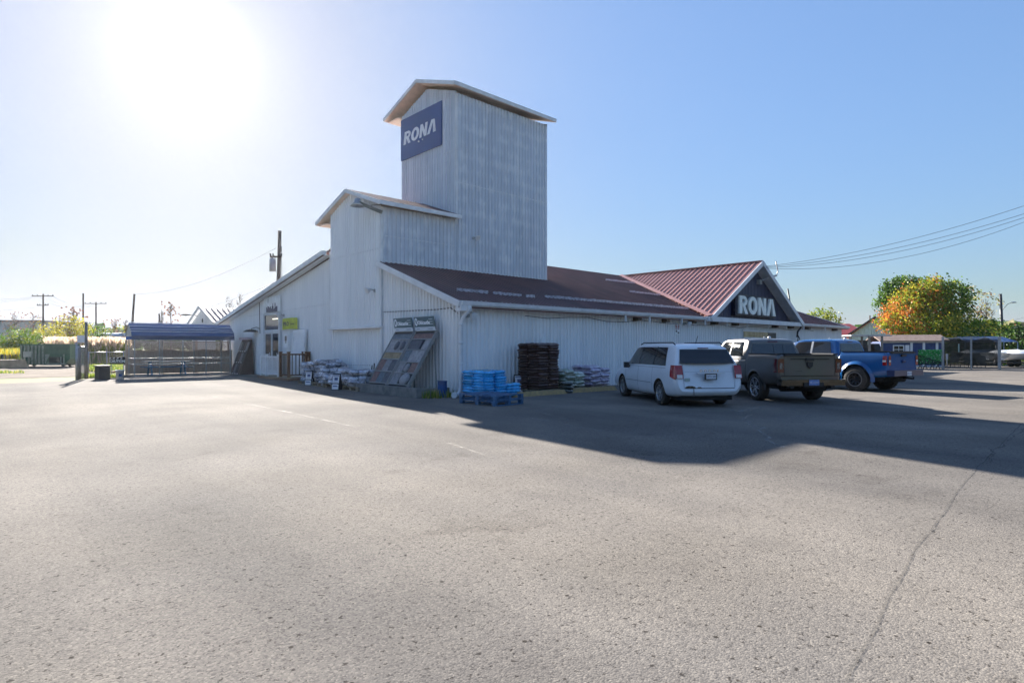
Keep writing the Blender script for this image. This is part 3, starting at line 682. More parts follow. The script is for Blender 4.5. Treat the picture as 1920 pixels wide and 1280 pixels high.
class Shell:
    # keys (x, zb, zs, zr, wb, ws, wt, wr): bottom, belt and top heights; half widths at sill, middle, belt and top edge
    def __init__(s, keys, rake=lambda z: 0., crown=.04, rlen=1.2, nose=lambda z: 0.): s.k = keys; s.rake = rake; s.crown = crown; s.rl = rlen; s.x0 = keys[0][0]; s.x1 = keys[-1][0]; s.nose = nose
    def sx(s, x, z):
        w = max(0., 1 - (x - s.x0) / s.rl); return x + s.rake(z) * w * w * (3 - 2 * w) + s.nose(z) * max(0., 1 - (s.x1 - x) / .8)
    def ring(s, x):
        zb, zs, zr, wb, ws, wt, wr = interp(s.k, x)
        zm = zb + (zs - zb) * .55
        P = [(0, zb), (wb * .85, zb), (wb, zb + .06), (ws * .995, zb + (zs - zb) * .3), (ws, zm), (ws * .5 + wt * .5 + .004, zs - (zs - zm) * .35), (wt, zs)]
        for t in (.12, .5, .88): P.append((wt + (wr - wt) * t + .012 * sin(pi * t), zs + (zr - zs) * t))
        P += [(wr, zr), (wr * .86, zr + s.crown * .45), (wr * .5, zr + s.crown * .85), (0, zr + s.crown)]
        Q = [P[0]]
        for a, b in zip(P, P[1:]): Q += [(a[0] * .75 + b[0] * .25, a[1] * .75 + b[1] * .25), (a[0] * .25 + b[0] * .75, a[1] * .25 + b[1] * .75)]
        Q.append(P[-1]); return Q
    def mesh(s, mb, n=70, mi=0):
        x0, x1 = s.x0, s.x1; xs = sorted(set([x0 + (x1 - x0) * i / n for i in range(n + 1)] + [x0 + .02, x0 + .05, x1 - .05, x1 - .02]))
        rows = []
        for x in xs:
            h = s.ring(x); k = 1.
            e = min(x - x0, x1 - x)
            if e < .08: k = 1 - .035 * (1 - e / .08) ** 2
            zc = (h[0][1] + h[-1][1]) / 2
            pts = [(y * k, zc + (z - zc) * k) for y, z in h]
            full = [(y, z) for y, z in pts] + [(-y, z) for y, z in pts[-2:0:-1]]
            rows.append([(s.sx(x, z), y, z) for y, z in full])
        m = len(rows[0]); vs = [p for r_ in rows for p in r_]
        mb.add(vs, [(i * m + j, i * m + (j + 1) % m, (i + 1) * m + (j + 1) % m, (i + 1) * m + j) for i in range(len(rows) - 1) for j in range(m)], mi, True)
        c0 = len(mb.v)
        for r_, flip in ((rows[0], True), (rows[-1], False)):
            q = [tuple(p) for p in r_]; mb.add(q, [tuple(range(m))[::-1] if flip else tuple(range(m))], mi, False)
    def side(s, x, t, sgn, off=.008):          # point on the glasshouse side
        zb, zs, zr, wb, ws, wt, wr = interp(s.k, x); z = zs + (zr - zs) * t
        return (s.sx(x, z), sgn * (wt + (wr - wt) * t + .012 * sin(pi * t) + off), z)
    def low(s, x, z, sgn, off=.006):           # point on the lower side
        h = s.ring(x)
        for (y0, z0), (y1, z1) in zip(h, h[1:]):
            if z0 <= z <= z1 and z1 > z0: return (s.sx(x, z), sgn * (y0 + (y1 - y0) * (z - z0) / (z1 - z0) + off), z)
        return (x, sgn * (h[-1][0] + off), z)
    def sidepatch(s, mb, xa, xb, ta, tb, sgn, mi=0, off=.008, n=8):
        # xa, xb give the front and rear edge as functions of t
        fa = xa if callable(xa) else (lambda t: xa); fb = xb if callable(xb) else (lambda t: xb)
        mb.grid(lambda u, v: s.side(fa(ta + (tb - ta) * v) * (1 - u) + fb(ta + (tb - ta) * v) * u, ta + (tb - ta) * v, sgn, off), n, 6, mi)
    def lowpatch(s, mb, x0, x1, z0, z1, sgn, mi=0, off=.006, n=6):
        f0 = z0 if callable(z0) else (lambda x: z0); f1 = z1 if callable(z1) else (lambda x: z1)
        mb.grid(lambda u, v: s.low(x0 + (x1 - x0) * u, f0(x0 + (x1 - x0) * u) * (1 - v) + f1(x0 + (x1 - x0) * u) * v, sgn, off), n, 4, mi)
    def rear(s, z, y, off=.0):
        return (s.sx(s.x0, z) - off, y, z)
    def rearpatch(s, mb, rows, mi=0, off=.008, ny=6):     # rows of (z, y0, y1)
        vs = []
        for z, a, b in rows:
            for i in range(ny + 1):
                y = a + (b - a) * i / ny; vs.append(s.rear(z, y, off - .05 * (abs(y) / .95) ** 4 * 0))
        mb.add(vs, [(j * (ny + 1) + i, j * (ny + 1) + i + 1, (j + 1) * (ny + 1) + i + 1, (j + 1) * (ny + 1) + i) for j in range(len(rows) - 1) for i in range(ny)], mi, True)
def cut(o, boxes):                             # subtract cutters from an object's mesh
    bm = bmesh.new(); bm.from_mesh(o.data); bmesh.ops.remove_doubles(bm, verts=bm.verts, dist=1e-5); bmesh.ops.recalc_face_normals(bm, faces=bm.faces); bm.to_mesh(o.data); bm.free()
    for mb, m in boxes:
        c = mb.build('cutter', m, fixn=True)
        c.matrix_world = Matrix(); c.parent = o.parent
        bpy.context.view_layer.update()
        md = o.modifiers.new('b', 'BOOLEAN'); md.operation = 'DIFFERENCE'; md.object = c; md.solver = 'EXACT'
        dg = bpy.context.evaluated_depsgraph_get(); me = bpy.data.meshes.new_from_object(o.evaluated_get(dg)); o.modifiers.clear()
        o.data = me; bpy.data.objects.remove(c)
    o.data.set_sharp_from_angle(angle=R(32))
def paint(name, c, **k):
    m = mat(name, c, k.pop('rough', .3), var=k.pop('var', .05), vs=1.5, spec=.5, coat=.5, **k); m.node_tree.nodes['Principled BSDF'].inputs['Coat Roughness'].default_value = .06; return m
RUB = mat('tyre_rubber', (.022, .021, .02), .85, c2=(.06, .052, .043), vs=5, bump=.6, bs=40)
CHROME = mat('bright_alloy', (.62, .62, .64), .22, metal=.9, var=.08)
ALLOY = mat('silver_wheel', (.42, .43, .45), .35, metal=.7, var=.15)
WELL = mat('wheel_well', (.008, .008, .008), .9)
TAIL = mat('tail_lamp_red', (.30, .006, .008), .12, var=.3, vs=20, coat=.5)
TAILD = mat('tail_lamp_smoked', (.09, .006, .010), .12, var=.4, vs=20, coat=.5)
LAMPW = mat('lamp_clear', (.65, .62, .62), .15, var=.2, vs=30)
PLATE = mat('number_plate_white', (.60, .63, .68), .45); PLATEB = mat('number_plate_blue', (.16, .24, .50), .4, var=.2, vs=12)
def wheel(parent, x, y, r, rw, wid, kind, sgn):
    rim_m = {'van': ALLOY, 'ram': CHROME, 'off': BLACK}[kind]
    M = Matrix.Translation((x, y, r)) @ Matrix.Rotation(R(-90) * sgn, 4, 'X')    # local z = outward
    mb = MB(); mb.lathe([(.001, wid * .15), (rw * .97, wid * .15), (rw, -wid * .4), (rw * .9, -wid * .45)], 28, M=M); wh = mb.build('wheel', WELL, parent)
    mb = MB(); n = 40; prof = [(rw, wid * .5), (rw * 1.06, wid * .53), (r * .93, wid * .52), (r * .985, wid * .44), (r, wid * .36), (r, -wid * .4), (r * .93, -wid * .5), (rw, -wid * .5)]
    mb.lathe(prof, n, M=M)
    if kind == 'off':
        for i in range(30):
            a = 2 * pi * i / 30
            for k in (-1, 1):
                Mb = M @ Matrix.Rotation(a + k * .04, 4, 'Z') @ Matrix.Translation((r * .985, 0, k * wid * .32))
                mb.box(-.03, -.028, -wid * .16, .018, .028, wid * .16, M=Mb)
    mb.build('tyre', RUB, wh)
    mb = MB(); rl = rw * 1.0
    mb.lathe([(rl, wid * .46), (rl * .94, wid * .5), (rl * .9, wid * .46), (rl * .88, wid * .3), (rl * .9, wid * .15)], 36, M=M)
    mb.lathe([(.001, wid * .42), (rl * .16, wid * .42), (rl * .2, wid * .36), (rl * .24, wid * .2)], 18, M=M)
    def spoke(a, w0, w1, r0=.15, r1=.93, z0=.38, z1=.45):
        Ms = M @ Matrix.Rotation(a, 4, 'Z')
        mb.prism([(rl * r0, -w0, wid * z0), (rl * r1, -w1, wid * z1), (rl * r1, w1, wid * z1), (rl * r0, w0, wid * z0)], (0, 0, -.03), M=Ms)
    if kind == 'van':
        for i in range(5):
            for k in (-1, 1): spoke(2 * pi * i / 5 + k * .22, .022, .016)
    elif kind == 'ram':
        for i in range(6):
            for k in (-1, 1): spoke(2 * pi * i / 6 + k * .17, .020, .016, z0=.42, z1=.48)
            Ms = M @ Matrix.Rotation(2 * pi * i / 6, 4, 'Z'); mb.box(rl * .56, -rl * .12, wid * .40, rl * .62, rl * .12, wid * .45, M=Ms)
    else:
        for i in range(8): spoke(2 * pi * i / 8, .035, .03, z0=.2, z1=.42)
        mb.lathe([(rl * .0001, wid * .3), (rl * .3, wid * .3), (rl * .34, wid * .1)], 20, M=M)
    mb.build('rim', rim_m, wh)
    if kind == 'off':
        mb = MB(); mb.lathe([(rw * 1.05, wid * .535), (rw * 1.12, wid * .545), (rw * 1.16, wid * .537)], 36, M=M); mb.build('sidewall_ring', mat('grey_sidewall', (.20, .19, .18), .7), wh)
def lettering(name, s, size, M, m, parent, **k):
    mb = MB(); put_text(mb, s, size, M, **k); return mb.build(name, m, parent)

# --- white minivan -------------------------------------------------------
def place_vehicle(name, rear_left, rear_right, heading, axle, label, cat):
    c = (V(rear_left) + V(rear_right)) / 2; h = V((cos(heading), sin(heading), 0)); p = c - h * axle
    return empty(name, (p.x, p.y, 0), heading, label, cat)
AXv = 1.02
van = place_vehicle('minivan', G(1243, 757.5), G(1349, 757.5), R(56), AXv, 'white minivan parked by the wall, rusty seam along its tailgate', 'van')
WP = paint('van_white', (.66, .69, .73))
def rk(z): return .42 * max(0, (z - 1.05) / .7) ** 1.15 if z > 1.05 else (-.07 if z < .72 else -.07 * (1.05 - z) / .33)
vk = [(0., .40, 1.06, 1.60, .84, .93, .91, .70), (.12, .32, 1.06, 1.64, .90, .975, .94, .72), (.5, .27, 1.06, 1.685, .94, .995, .95, .735), (1.6, .24, 1.06, 1.705, .95, .998, .955, .745),
      (2.8, .22, 1.05, 1.70, .95, .998, .955, .74), (3.3, .22, 1.04, 1.655, .95, .998, .95, .73), (3.8, .22, 1.03, 1.40, .95, .995, .94, .72), (4.25, .22, 1.0, 1.10, .94, .99, .92, .74),
      (4.7, .24, .90, .98, .92, .97, .88, .72), (5.0, .28, .78, .84, .86, .93, .82, .62), (5.15, .34, .68, .72, .76, .84, .74, .50)]
S = Shell(vk, rk, crown=.05, rlen=1.0)
mb = MB(); S.mesh(mb); bo = mb.build('body', [WP, WELL], van, fixn=True)
cm = MB()
for xx in (AXv, AXv + 3.08):
    for sg in (-1, 1): cm.cyl((xx, sg * .72, .36), (xx, sg * 1.15, .36), .40, n=40, sm=True)
cut(bo, [(cm, WELL)])
VGL = mat('van_tinted_glass', (.010, .012, .015), .05, var=.3, spec=.7)
for sg in (1, -1):
    wins = [('rear_quarter_window', lambda t: .62 + .22 * t, lambda t: 1.52), ('sliding_door_window', lambda t: 1.56, lambda t: 2.62), ('front_door_window', lambda t: 2.68, lambda t: 3.86 - .72 * t)]
    for nm, a, b in wins:
        mb = MB(); S.sidepatch(mb, a, b, .10, .90, sg); mb.build(nm, VGL if nm[0] != 'f' else GLASS, van)
    mb = MB()
    for xx in (1.54, 2.65): S.sidepatch(mb, xx - .03, xx + .03, .10, .92, sg, off=.011, n=1)
    mb.split('window_pillar', BLACK, van)
    mb = MB()
    for a, b, z0, z1 in ((.62, 3.9, 1.055, 1.063), (1.52, 1.53, .42, 1.05), (2.64, 2.652, .33, 1.05), (3.78, 3.79, .42, 1.0), (1.6, 3.7, .60, .612)): S.lowpatch(mb, a, b, z0, z1, sg, off=.004)
    mb.split('door_gap', mat('panel_gap', (.06, .065, .07), .7), van)
    mb = MB()
    for xx in (2.45, 2.80): S.lowpatch(mb, xx - .1, xx + .1, .90, .93, sg, off=.03)
    mb.split('door_handle', WP, van)
    mb = MB(); S.lowpatch(mb, .02, .30, lambda x: .76 + .25 * x, lambda x: 1.15, sg, off=.012)
    rows = [(z, sg * .74 + sg * .02 * (z - .8), sg * .955) for z in (.80, .9, 1.0, 1.08, 1.15)]
    S.rearpatch(mb, rows, off=.016); mb.build('tail_lamp', TAIL, van)
    mb = MB(); rows = [(z, sg * .77, sg * .93) for z in (.81, .86, .9)]; S.rearpatch(mb, rows, off=.03); mb.build('reversing_lamp', LAMPW, van)
    mb = MB(); mb.box(3.42, sg * .98, .98, 3.52, sg * 1.14, 1.16); mb.tube([(3.45, sg * .9, 1.02), (3.47, sg * 1.05, 1.06)], .03, 6); mb.build('mirror', BLACK, van)
    mb = MB(); mb.tube([(.55, sg * .70, 1.71), (.7, sg * .70, 1.77), (2.9, sg * .69, 1.77), (3.1, sg * .69, 1.72)], .018, 6); mb.build('roof_rail', BLACK, van)
mb = MB(); S.rearpatch(mb, [(z, -.80 + .12 * (z - 1.18) / .45, .80 - .12 * (z - 1.18) / .45) for z in (1.20, 1.3, 1.4, 1.5, 1.58)], off=.012, ny=10); mb.build('rear_window', VGL, van)
mb = MB(); S.rearpatch(mb, [(z, -.16, .16) for z in (1.60, 1.625)], off=.02); mb.build('brake_lamp', TAILD, van)
mb = MB()
for z0, z1, a, b in ((.975, .98, -.70, .70), (.53, .545, -.72, .72)): S.rearpatch(mb, [(z0, a, b), (z1, a, b)], off=.014)
for sg in (-1, 1): S.rearpatch(mb, [(.55, sg * .725, sg * .733), (.8, sg * .735, sg * .743), (1.17, sg * .715, sg * .723)], off=.014)
mb.split('tailgate_gap', MAT['panel_gap'], van)
mb = MB(); S.rearpatch(mb, [(.545, .40, .70), (.575, .42, .69), (.60, .5, .62)], off=.018); S.rearpatch(mb, [(.545, .22, .36), (.57, .26, .33)], off=.018)
S.rearpatch(mb, [(.34, .44, .46), (.54, .45, .465)], off=.016)
mb.split('rust_patch', mat('rust', (.05, .028, .012), .85, c2=(.13, .09, .05), vs=20), van)
mb = MB(); mb.box(-.10, -.72 * 0 - .42, .925, -.03, .36, .955); mb.build('tailgate_handle', WP, van)
mb = MB(); mb.box(-.105, -.20, .76, -.065, .14, .93); mb.build('plate_frame', BLACK, van)
mb = MB(); mb.box(-.112, -.17, .785, -.1045, .11, .905); mb.build('number_plate', PLATE, van)
RM = lambda x, y, z: frame((x, y, z), (0, -1, 0), (0, 0, 1))
lettering('plate_characters', 'CETX 389', .06, RM(-.114, -.03, .845), mat('plate_blue_text', (.03, .06, .2), .5), van, ext=.001)
lettering('tailgate_letters', 'D O D G E', .085, RM(-.058, 0, 1.0), CHROME, van, ext=.006, off=.003, wscale=1.4)
mb = MB(); mb.box(-.075, .56, .73, -.06, .70, .81); mb.build('sticker', mat('sticker_grey', (.35, .42, .40), .5), van)
mb = MB(); S.rearpatch(mb, [(.44, -.80, .80), (.455, -.80, .80)], off=.012); mb.build('bumper_line', mat('bumper_shade', (.5, .53, .57), .4), van)
mb = MB(); mb.tube([(.75, 0, 1.74), (.62, 0, 1.95)], .008, 5); mb.build('antenna', BLACK, van)
mb = MB(); mb.box(.1, -.75, .2, 4.6, .75, .32); mb.build('underbody', WELL, van)
for xx in (AXv, AXv + 3.08):
    for sg in (-1, 1): wheel(van, xx, sg * .86, .345, .225, .225, 'van', sg)

# --- pickup trucks -------------------------------------------------------
def pickup(name, loc, P, label):
    t = place_vehicle(name, *loc, P['ax'], label, 'pickup truck')
    pm = P['paint']; H = P['h']; bed = P['bed']; L = P['L']
    k = [(0., .60, 1.25, 1.40 + H, .86, .96, .96, .90), (.10, .56, 1.27, 1.42 + H, .93, 1.0, .99, .93), (.6, .50, 1.27, 1.425 + H, .96, 1.02, .995, .94), (bed, .48, 1.25, 1.43 + H, .96, 1.02, .99, .93),
         (bed + .08, .48, 1.20, 1.27 + H, .96, 1.015, .985, .90), (bed + 2.5, .48, 1.18, 1.26 + H, .96, 1.015, .98, .88), (L - .8, .5, 1.10, 1.22 + H, .95, 1.02, .95, .80), (L - .2, .52, .98, 1.10 + H, .92, .99, .90, .70), (L, .55, .85, .98 + H, .85, .93, .84, .6)]
    B = Shell(k, lambda z: .03 if z > .8 else 0, crown=.012, rlen=.6)
    mb = MB(); B.mesh(mb, 80); bo = mb.build('body', [pm, WELL], t, fixn=True)
    cm = MB()
    for xx in (P['ax'], P['ax'] + P['wb']):
        for sg in (-1, 1): cm.cyl((xx, sg * .66, P['r'] + .03), (xx, sg * 1.3, P['r'] + .03), P['well'], n=44, sm=True)
    bx = MB(); bx.box(.07, -.80, .85, bed - .06, .80, 1.9); bx2 = MB(); bx2.box(bed + .005, -1.2, .5, bed + .03, 1.2, 1.8)
    cut(bo, [(cm, WELL), (bx, WELL), (bx2, WELL)])
    c0 = bed + .06; c1 = c0 + 2.72
    gk = [(c0, 1.10, 1.27 + H, 1.80 + H, .90, .95, .945, .74), (c0 + .1, 1.10, 1.27 + H, 1.86 + H, .92, .955, .95, .75), (c0 + .6, 1.10, 1.27 + H, 1.90 + H, .92, .96, .955, .76), (c0 + 1.5, 1.1, 1.27 + H, 1.90 + H, .92, .96, .955, .76),
          (c0 + 1.95, 1.1, 1.26 + H, 1.83 + H, .92, .96, .95, .75), (c1 - .25, 1.1, 1.25 + H, 1.45 + H, .92, .955, .94, .74), (c1 + .1, 1.1, 1.22 + H, 1.25 + H, .9, .93, .9, .72)]
    C = Shell(gk, lambda z: .16 * max(0, (z - 1.27) / .6), crown=.035, rlen=.7)
    mb = MB(); C.mesh(mb, 50); mb.build('cab', pm, t, fixn=True, ang=35)
    GM = P['glass']
    for sg in (1, -1):
        for nm, a, b in (('rear_door_window', lambda q: c0 + .28 + .10 * q, lambda q: c0 + 1.12), ('front_door_window', lambda q: c0 + 1.22, lambda q: c0 + 2.36 - .62 * q)):
            mb = MB(); C.sidepatch(mb, a, b, .12, .88, sg); mb.build(nm, GM, t)
        mb = MB(); C.sidepatch(mb, c0 + 1.13, c0 + 1.21, .1, .9, sg, off=.01, n=1); mb.split('window_pillar', BLACK if P['k'] == 'ram' else STEEL, t)
        mb = MB()
        C.sidepatch(mb, c0 + .22, c0 + 2.45, .06, .11, sg, off=.01); mb.build('window_sill', CHROME if P['k'] == 'ram' else BLACK, t)
        mb = MB()
        for xx in (c0 + 1.17, c0 + .26, c0 + 2.4): B.lowpatch(mb, xx, xx + .012, .55, 1.22, sg, off=.004)
        mb.split('door_gap', WELL, t)
        mb = MB()
        for xx in (c0 + .42, c0 + 1.32): B.lowpatch(mb, xx, xx + .2, 1.06, 1.10, sg, off=.03)
        mb.split('door_handle', pm, t)
        mb = MB(); a0 = c0 + 2.3; mb.box(a0, sg * 1.0, 1.25 + H, a0 + .12, sg * 1.22, 1.48 + H); mb.tube([(a0 + .05, sg * .92, 1.28 + H), (a0 + .05, sg * 1.05, 1.3 + H)], .03, 6); mb.build('mirror', BLACK, t)
        # wheel arch flare
        mb = MB(); rr_ = P['well']; ax = P['ax']
        for xx in (ax, ax + P['wb']):
            def arch(u, v, xx=xx):
                an = pi * (-.06 + 1.12 * u); r_ = rr_ - .01 + P['flare'] * v; x_ = xx + r_ * cos(an); z_ = P['r'] + .03 + r_ * sin(an)
                y_ = abs(B.low(x_, max(.56, min(z_, 1.2)), 1, 0)[1]) + P['fl_out'] * (1 - v * .85)
                return (x_, sg * y_, z_)
            mb.grid(arch, 26, 3)
        mb.split('wheel_arch', P['archm'], t)
        wheel_y = P['ty']
        for xx in (ax, ax + P['wb']): wheel(t, xx, sg * wheel_y, P['r'], P['rw'], P['tw'], P['k'], sg)
        # bed rail cap
        mb = MB(); mb.box(.10, sg * .80, 1.425 + H, bed - .03, sg * .955, 1.455 + H); mb.build('bed_rail_cap', BLACK, t)
    mb = MB(); C.rearpatch(mb, [(z + H, -.80 + .14 * (z - 1.34) / .5, .80 - .14 * (z - 1.34) / .5) for z in (1.34, 1.45, 1.55, 1.65, 1.75)], off=.012); mb.build('rear_window', GM, t)
    mb = MB(); C.rearpatch(mb, [(z + H, -.007, .007) for z in (1.34, 1.55, 1.75)], off=.016); C.rearpatch(mb, [(z + H, -.33, -.32) for z in (1.34, 1.55, 1.75)], off=.016); mb.split('window_divider', BLACK, t)
    mb = MB(); C.rearpatch(mb, [(1.80 + H, -.17, .17), (1.84 + H, -.17, .17)], off=.02); mb.build('brake_lamp', TAILD, t)
    mb = MB(); mb.lathe([(.0001, .07), (.05, .05), (.055, .0)], 12, M=Matrix.Translation((c0 + .35, -.02, 1.93 + H))); mb.tube([(c0 + 1.2, -.3, 1.9 + H), (c0 + 1.15, -.3, 2.0 + H)], .02, 5); mb.build('roof_antenna', LAMPW, t)
    mb = MB(); mb.box(.3, -.8, .40, L - .6, .8, .56); mb.cyl((.35, -.7, .42), (.35, .7, .42), .09); mb.build('chassis', WELL, t)
    return t, B, C
RP = paint('truck_bronze_grey', (.115, .105, .096), metal=.4, rough=.38)
TGL = mat('truck_glass', (.012, .014, .015), .03, var=.3, spec=.9)
P1 = dict(ax=1.25, wb=3.67, L=5.90, bed=1.80, h=.0, r=.415, rw=.30, tw=.28, well=.475, paint=RP, glass=TGL, k='ram', flare=.07, fl_out=.03, archm=RP, ty=.88)
ram, B, C = pickup('pickup_truck', (G(1423, 749.5), G(1522, 749), R(53.5)), P1, 'dark bronze-grey crew cab pickup parked right of the white minivan')
for sg in (1, -1):
    mb = MB(); B.lowpatch(mb, .03, .16, .90, 1.30, sg, off=.012); B.rearpatch(mb, [(z, sg * .80, sg * .985) for z in (.90, 1.0, 1.1, 1.2, 1.30)], off=.035); mb.build('tail_lamp', TAILD, ram)
    mb = MB(); B.rearpatch(mb, [(z, sg * .845, sg * .93) for z in (1.0, 1.1, 1.18)], off=.042); mb.build('reversing_lamp', mat('lamp_insert', (.30, .26, .24), .15, c2=(.03, .01, .01), vs=14), ram)
    mb = MB(); B.rearpatch(mb, [(z, sg * .775, sg * .785) for z in (.80, 1.1, 1.36)], off=.006); mb.split('tailgate_gap', WELL, ram)
mb = MB(); B.rearpatch(mb, [(1.28, -.62, .62), (1.30, -.60, .60)], off=.04); B.rearpatch(mb, [(.93, -.55, .55), (.945, -.4, .4)], off=.014); B.rearpatch(mb, [(.80, -.9, .9), (.815, -.9, .9)], off=.02); mb.split('tailgate_crease', WELL, ram)
mb = MB(); mb.box(-.02, -.78, 1.385, .12, .78, 1.425); mb.box(-.03, -.12, 1.24, .0, .12, 1.32); mb.split('tailgate_cap', BLACK, ram)
mb = MB(); Mx = RM(-.005, 0, 1.12)
mb.prism([Mx @ V(p) for p in ((-.09, .09, 0), (.09, .09, 0), (.08, -.03, 0), (0, -.10, 0), (-.08, -.03, 0))], (-.02, 0, 0)); mb.build('emblem', BLACK, ram)
mb = MB(); mb.box(-.17, -.98, .53, .06, .98, .70); mb.box(-.20, -.98, .62, -.02, .98, .705); mb.build('rear_bumper', mat('dark_chrome', (.10, .09, .075), .25, metal=.8), ram, ang=30)
mb = MB(); mb.box(-.205, -.30, .50, -.15, .30, .62); mb.cyl((-.14, .62, .50), (.1, .62, .50), .06); mb.cyl((-.14, -.62, .50), (.1, -.62, .50), .06); mb.build('bumper_step', BLACK, ram)
mb = MB(); mb.box(-.215, -.155, .545, -.207, .155, .70); mb.build('number_plate', PLATEB, ram)
lettering('plate_characters', 'BK 21847', .07, RM(-.217, 0, .62), PLATE, ram, ext=.001)
BP = paint('truck_blue', (.004, .085, .27), rough=.25)
FGL = mat('truck_glass_brown', (.022, .019, .016), .04, var=.3, spec=.8)
P2 = dict(ax=1.15, wb=3.69, L=5.92, bed=1.78, h=.03, r=.44, rw=.235, tw=.30, well=.55, paint=BP, glass=FGL, k='off', flare=.11, fl_out=.10, archm=BP, ty=.95)
gl = G(1607, 732.5)
fo, B, C = pickup('pickup_truck', (gl, gl + V((cos(R(77) - pi / 2), sin(R(77) - pi / 2), 0)) * 1.9, R(77)), P2, 'bright blue crew cab pickup with off-road tyres, farthest right of the parked vehicles')
mb = MB()
for sg in (1, -1):
    mb = MB(); B.lowpatch(mb, .03, .17, .98, 1.32, sg, off=.012); B.rearpatch(mb, [(z, sg * .84, sg * .985) for z in (.98, 1.1, 1.2, 1.32)], off=.035); mb.build('tail_lamp', TAIL, fo)
    mb = MB(); B.lowpatch(mb, .05, .17, 1.10, 1.17, sg, off=.02); B.rearpatch(mb, [(z, sg * .86, sg * .97) for z in (1.10, 1.17)], off=.042); mb.build('reversing_lamp', LAMPW, fo)
    mb = MB(); B.rearpatch(mb, [(z, sg * .81, sg * .82) for z in (.80, 1.1, 1.38)], off=.006); mb.split('tailgate_gap', WELL, fo)
mb = MB(); mb.lathe([(.0001, .03), (.11, .03), (.13, 0)], 20, M=RM(.0, 0, 1.12) @ Matrix.Diagonal((1, .42, 1, 1))); mb.build('emblem', mat('emblem_blue', (.01, .02, .10), .3), fo)
mb = MB(); mb.box(-.02, -.80, 1.41, .12, .80, 1.46); mb.box(-.03, -.16, 1.30, .01, .16, 1.37); mb.split('tailgate_cap', BLACK, fo)
mb = MB(); mb.box(-.20, -.98, .60, .06, .98, .80); mb.build('rear_bumper', paint('bumper_dark_blue', (.02, .035, .10)), fo)
mb = MB(); mb.box(-.21, -.15, .60, -.201, .15, .76); mb.build('number_plate', PLATE, fo)
lettering('plate_characters', 'AW 47 310', .06, RM(-.213, 0, .68), MAT['plate_blue_text'], fo, ext=.001)
mb = MB(); mb.tube([(-.0, 0, .52), (-.35, 0, .50)], .035, 6); mb.lathe([(.0001, .05), (.03, .04), (.03, 0)], 8, M=Matrix.Translation((-.34, 0, .52))); mb.box(-.2, -.25, .56, -.02, .25, .60); mb.build('tow_hitch', WELL, fo)
# ------------------------------------------------------------ goods along the walls
PAL = mat('pallet_wood', (.30, .24, .17), .85, var=.3, vs=6, stretch=(1, 6, 6)); PALB = mat('pallet_blue_paint', (.05, .14, .27), .6, var=.4, vs=6, rnd=.2)
def pallet(loc, rz, m, label, group, lx=1.2, ly=1.0):
    t = empty('pallet', loc, rz, label, 'pallet', group)
    mb = MB()
    for i in range(7): y = -ly / 2 + (ly - .1) * i / 6; mb.box(-lx / 2, y, .125, lx / 2, y + .095, .145)
    mb.build('deck_board', m, t)
    mb = MB()
    for i in (0, 1, 2):
        x = -lx / 2 + (lx - .1) * i / 2
        for j in (0, 1, 2): y = -ly / 2 + (ly - .14) * j / 2; mb.box(x + .002, y, .022, x + .098, y + .14, .103)
        mb.box(x + .001, -ly / 2, .103, x + .099, ly / 2, .125)
    mb.build('block', m, t)
    mb = MB()
    for j in (0, 1, 2): y = -ly / 2 + (ly - .1) * j / 2; mb.box(-lx / 2, y, 0, lx / 2, y + .1, .022)
    mb.build('base_board', m, t); return t
def pillow(lx, ly, h, seed, wr=.5):
    mb = MB(); n = 18; m = 12
    def f(u, v, s):
        a, b = u * 2 - 1, v * 2 - 1
        e = max(0, (1 - abs(a) ** 5) * (1 - abs(b) ** 4)) ** .34
        x, y = a * lx / 2 * (1 - .05 * b * b), b * ly / 2 * (1 - .07 * (1 - a * a))
        p = V((x * 6, y * 6, seed * 3.1 + s)); nz = noise.noise(p * 1.1) * .35 + noise.noise(p * 2.7) * .22 * wr + noise.noise(V((x * 30, y * 5, seed))) * .15 * wr
        return (x, y, h / 2 + s * h / 2 * e * (1 + nz * .8) + .012 * noise.noise(V((x * 9, y * 9, seed))))
    mb.grid(lambda u, v: f(u, v, 1), n, m); mb.grid(lambda u, v: f(1 - u, v, -1), n, m)
    return mb
def bagset(name, m, label, lx, ly, h, cat='bag', group=None, print_m=None, seeds=(1, 2, 3)):
    out = []
    for s in seeds:
        mb = pillow(lx, ly, h, s)
        if print_m:
            for i, f in enumerate(mb.f):
                c = sum((V(mb.v[k]) for k in f), V()) / 4
                if (abs(c.x) < lx * .27 and abs(c.y) < ly * .30): mb.m[i] = 1
        me = mb.mesh(name, [m] + ([print_m] if print_m else []), 60); out.append(me)
    return out
def put_bag(meshes, name, loc, rz, label, group, i):
    o = link(name, meshes[i % len(meshes)], None, loc, rz); return tag(o, label, 'bag', group)
rr = random.Random(11)
ORD = ['top', 'second from the top', 'third from the top', 'fourth from the top', 'fifth from the top', 'sixth from the top', 'seventh from the top', 'eighth from the top', 'ninth from the top']
ORB = ['bottom', 'second from the ground', 'third from the ground', 'fourth from the ground', 'fifth from the ground', 'sixth from the ground', 'seventh from the ground', 'eighth from the ground', 'ninth from the ground']
def lay(L, n): return ORD[n - 1 - L] if n - 1 - L < n / 2 and n - 1 - L < 9 else ORB[L]
SILV = mat('stone_bag_plastic', (.10, .11, .14), .35, c2=(.50, .54, .62), vs=7, rnd=.35, spec=.4, lo=.42, hi=.56); SILP = mat('stone_bag_print', (.07, .065, .07), .4, c2=(.30, .33, .42), vs=9, rnd=.4)
sb = bagset('stone_bag', SILV, '', .64, .46, .19, print_m=SILP)
GB = 'grey stone bags on pallets by the gable wall'
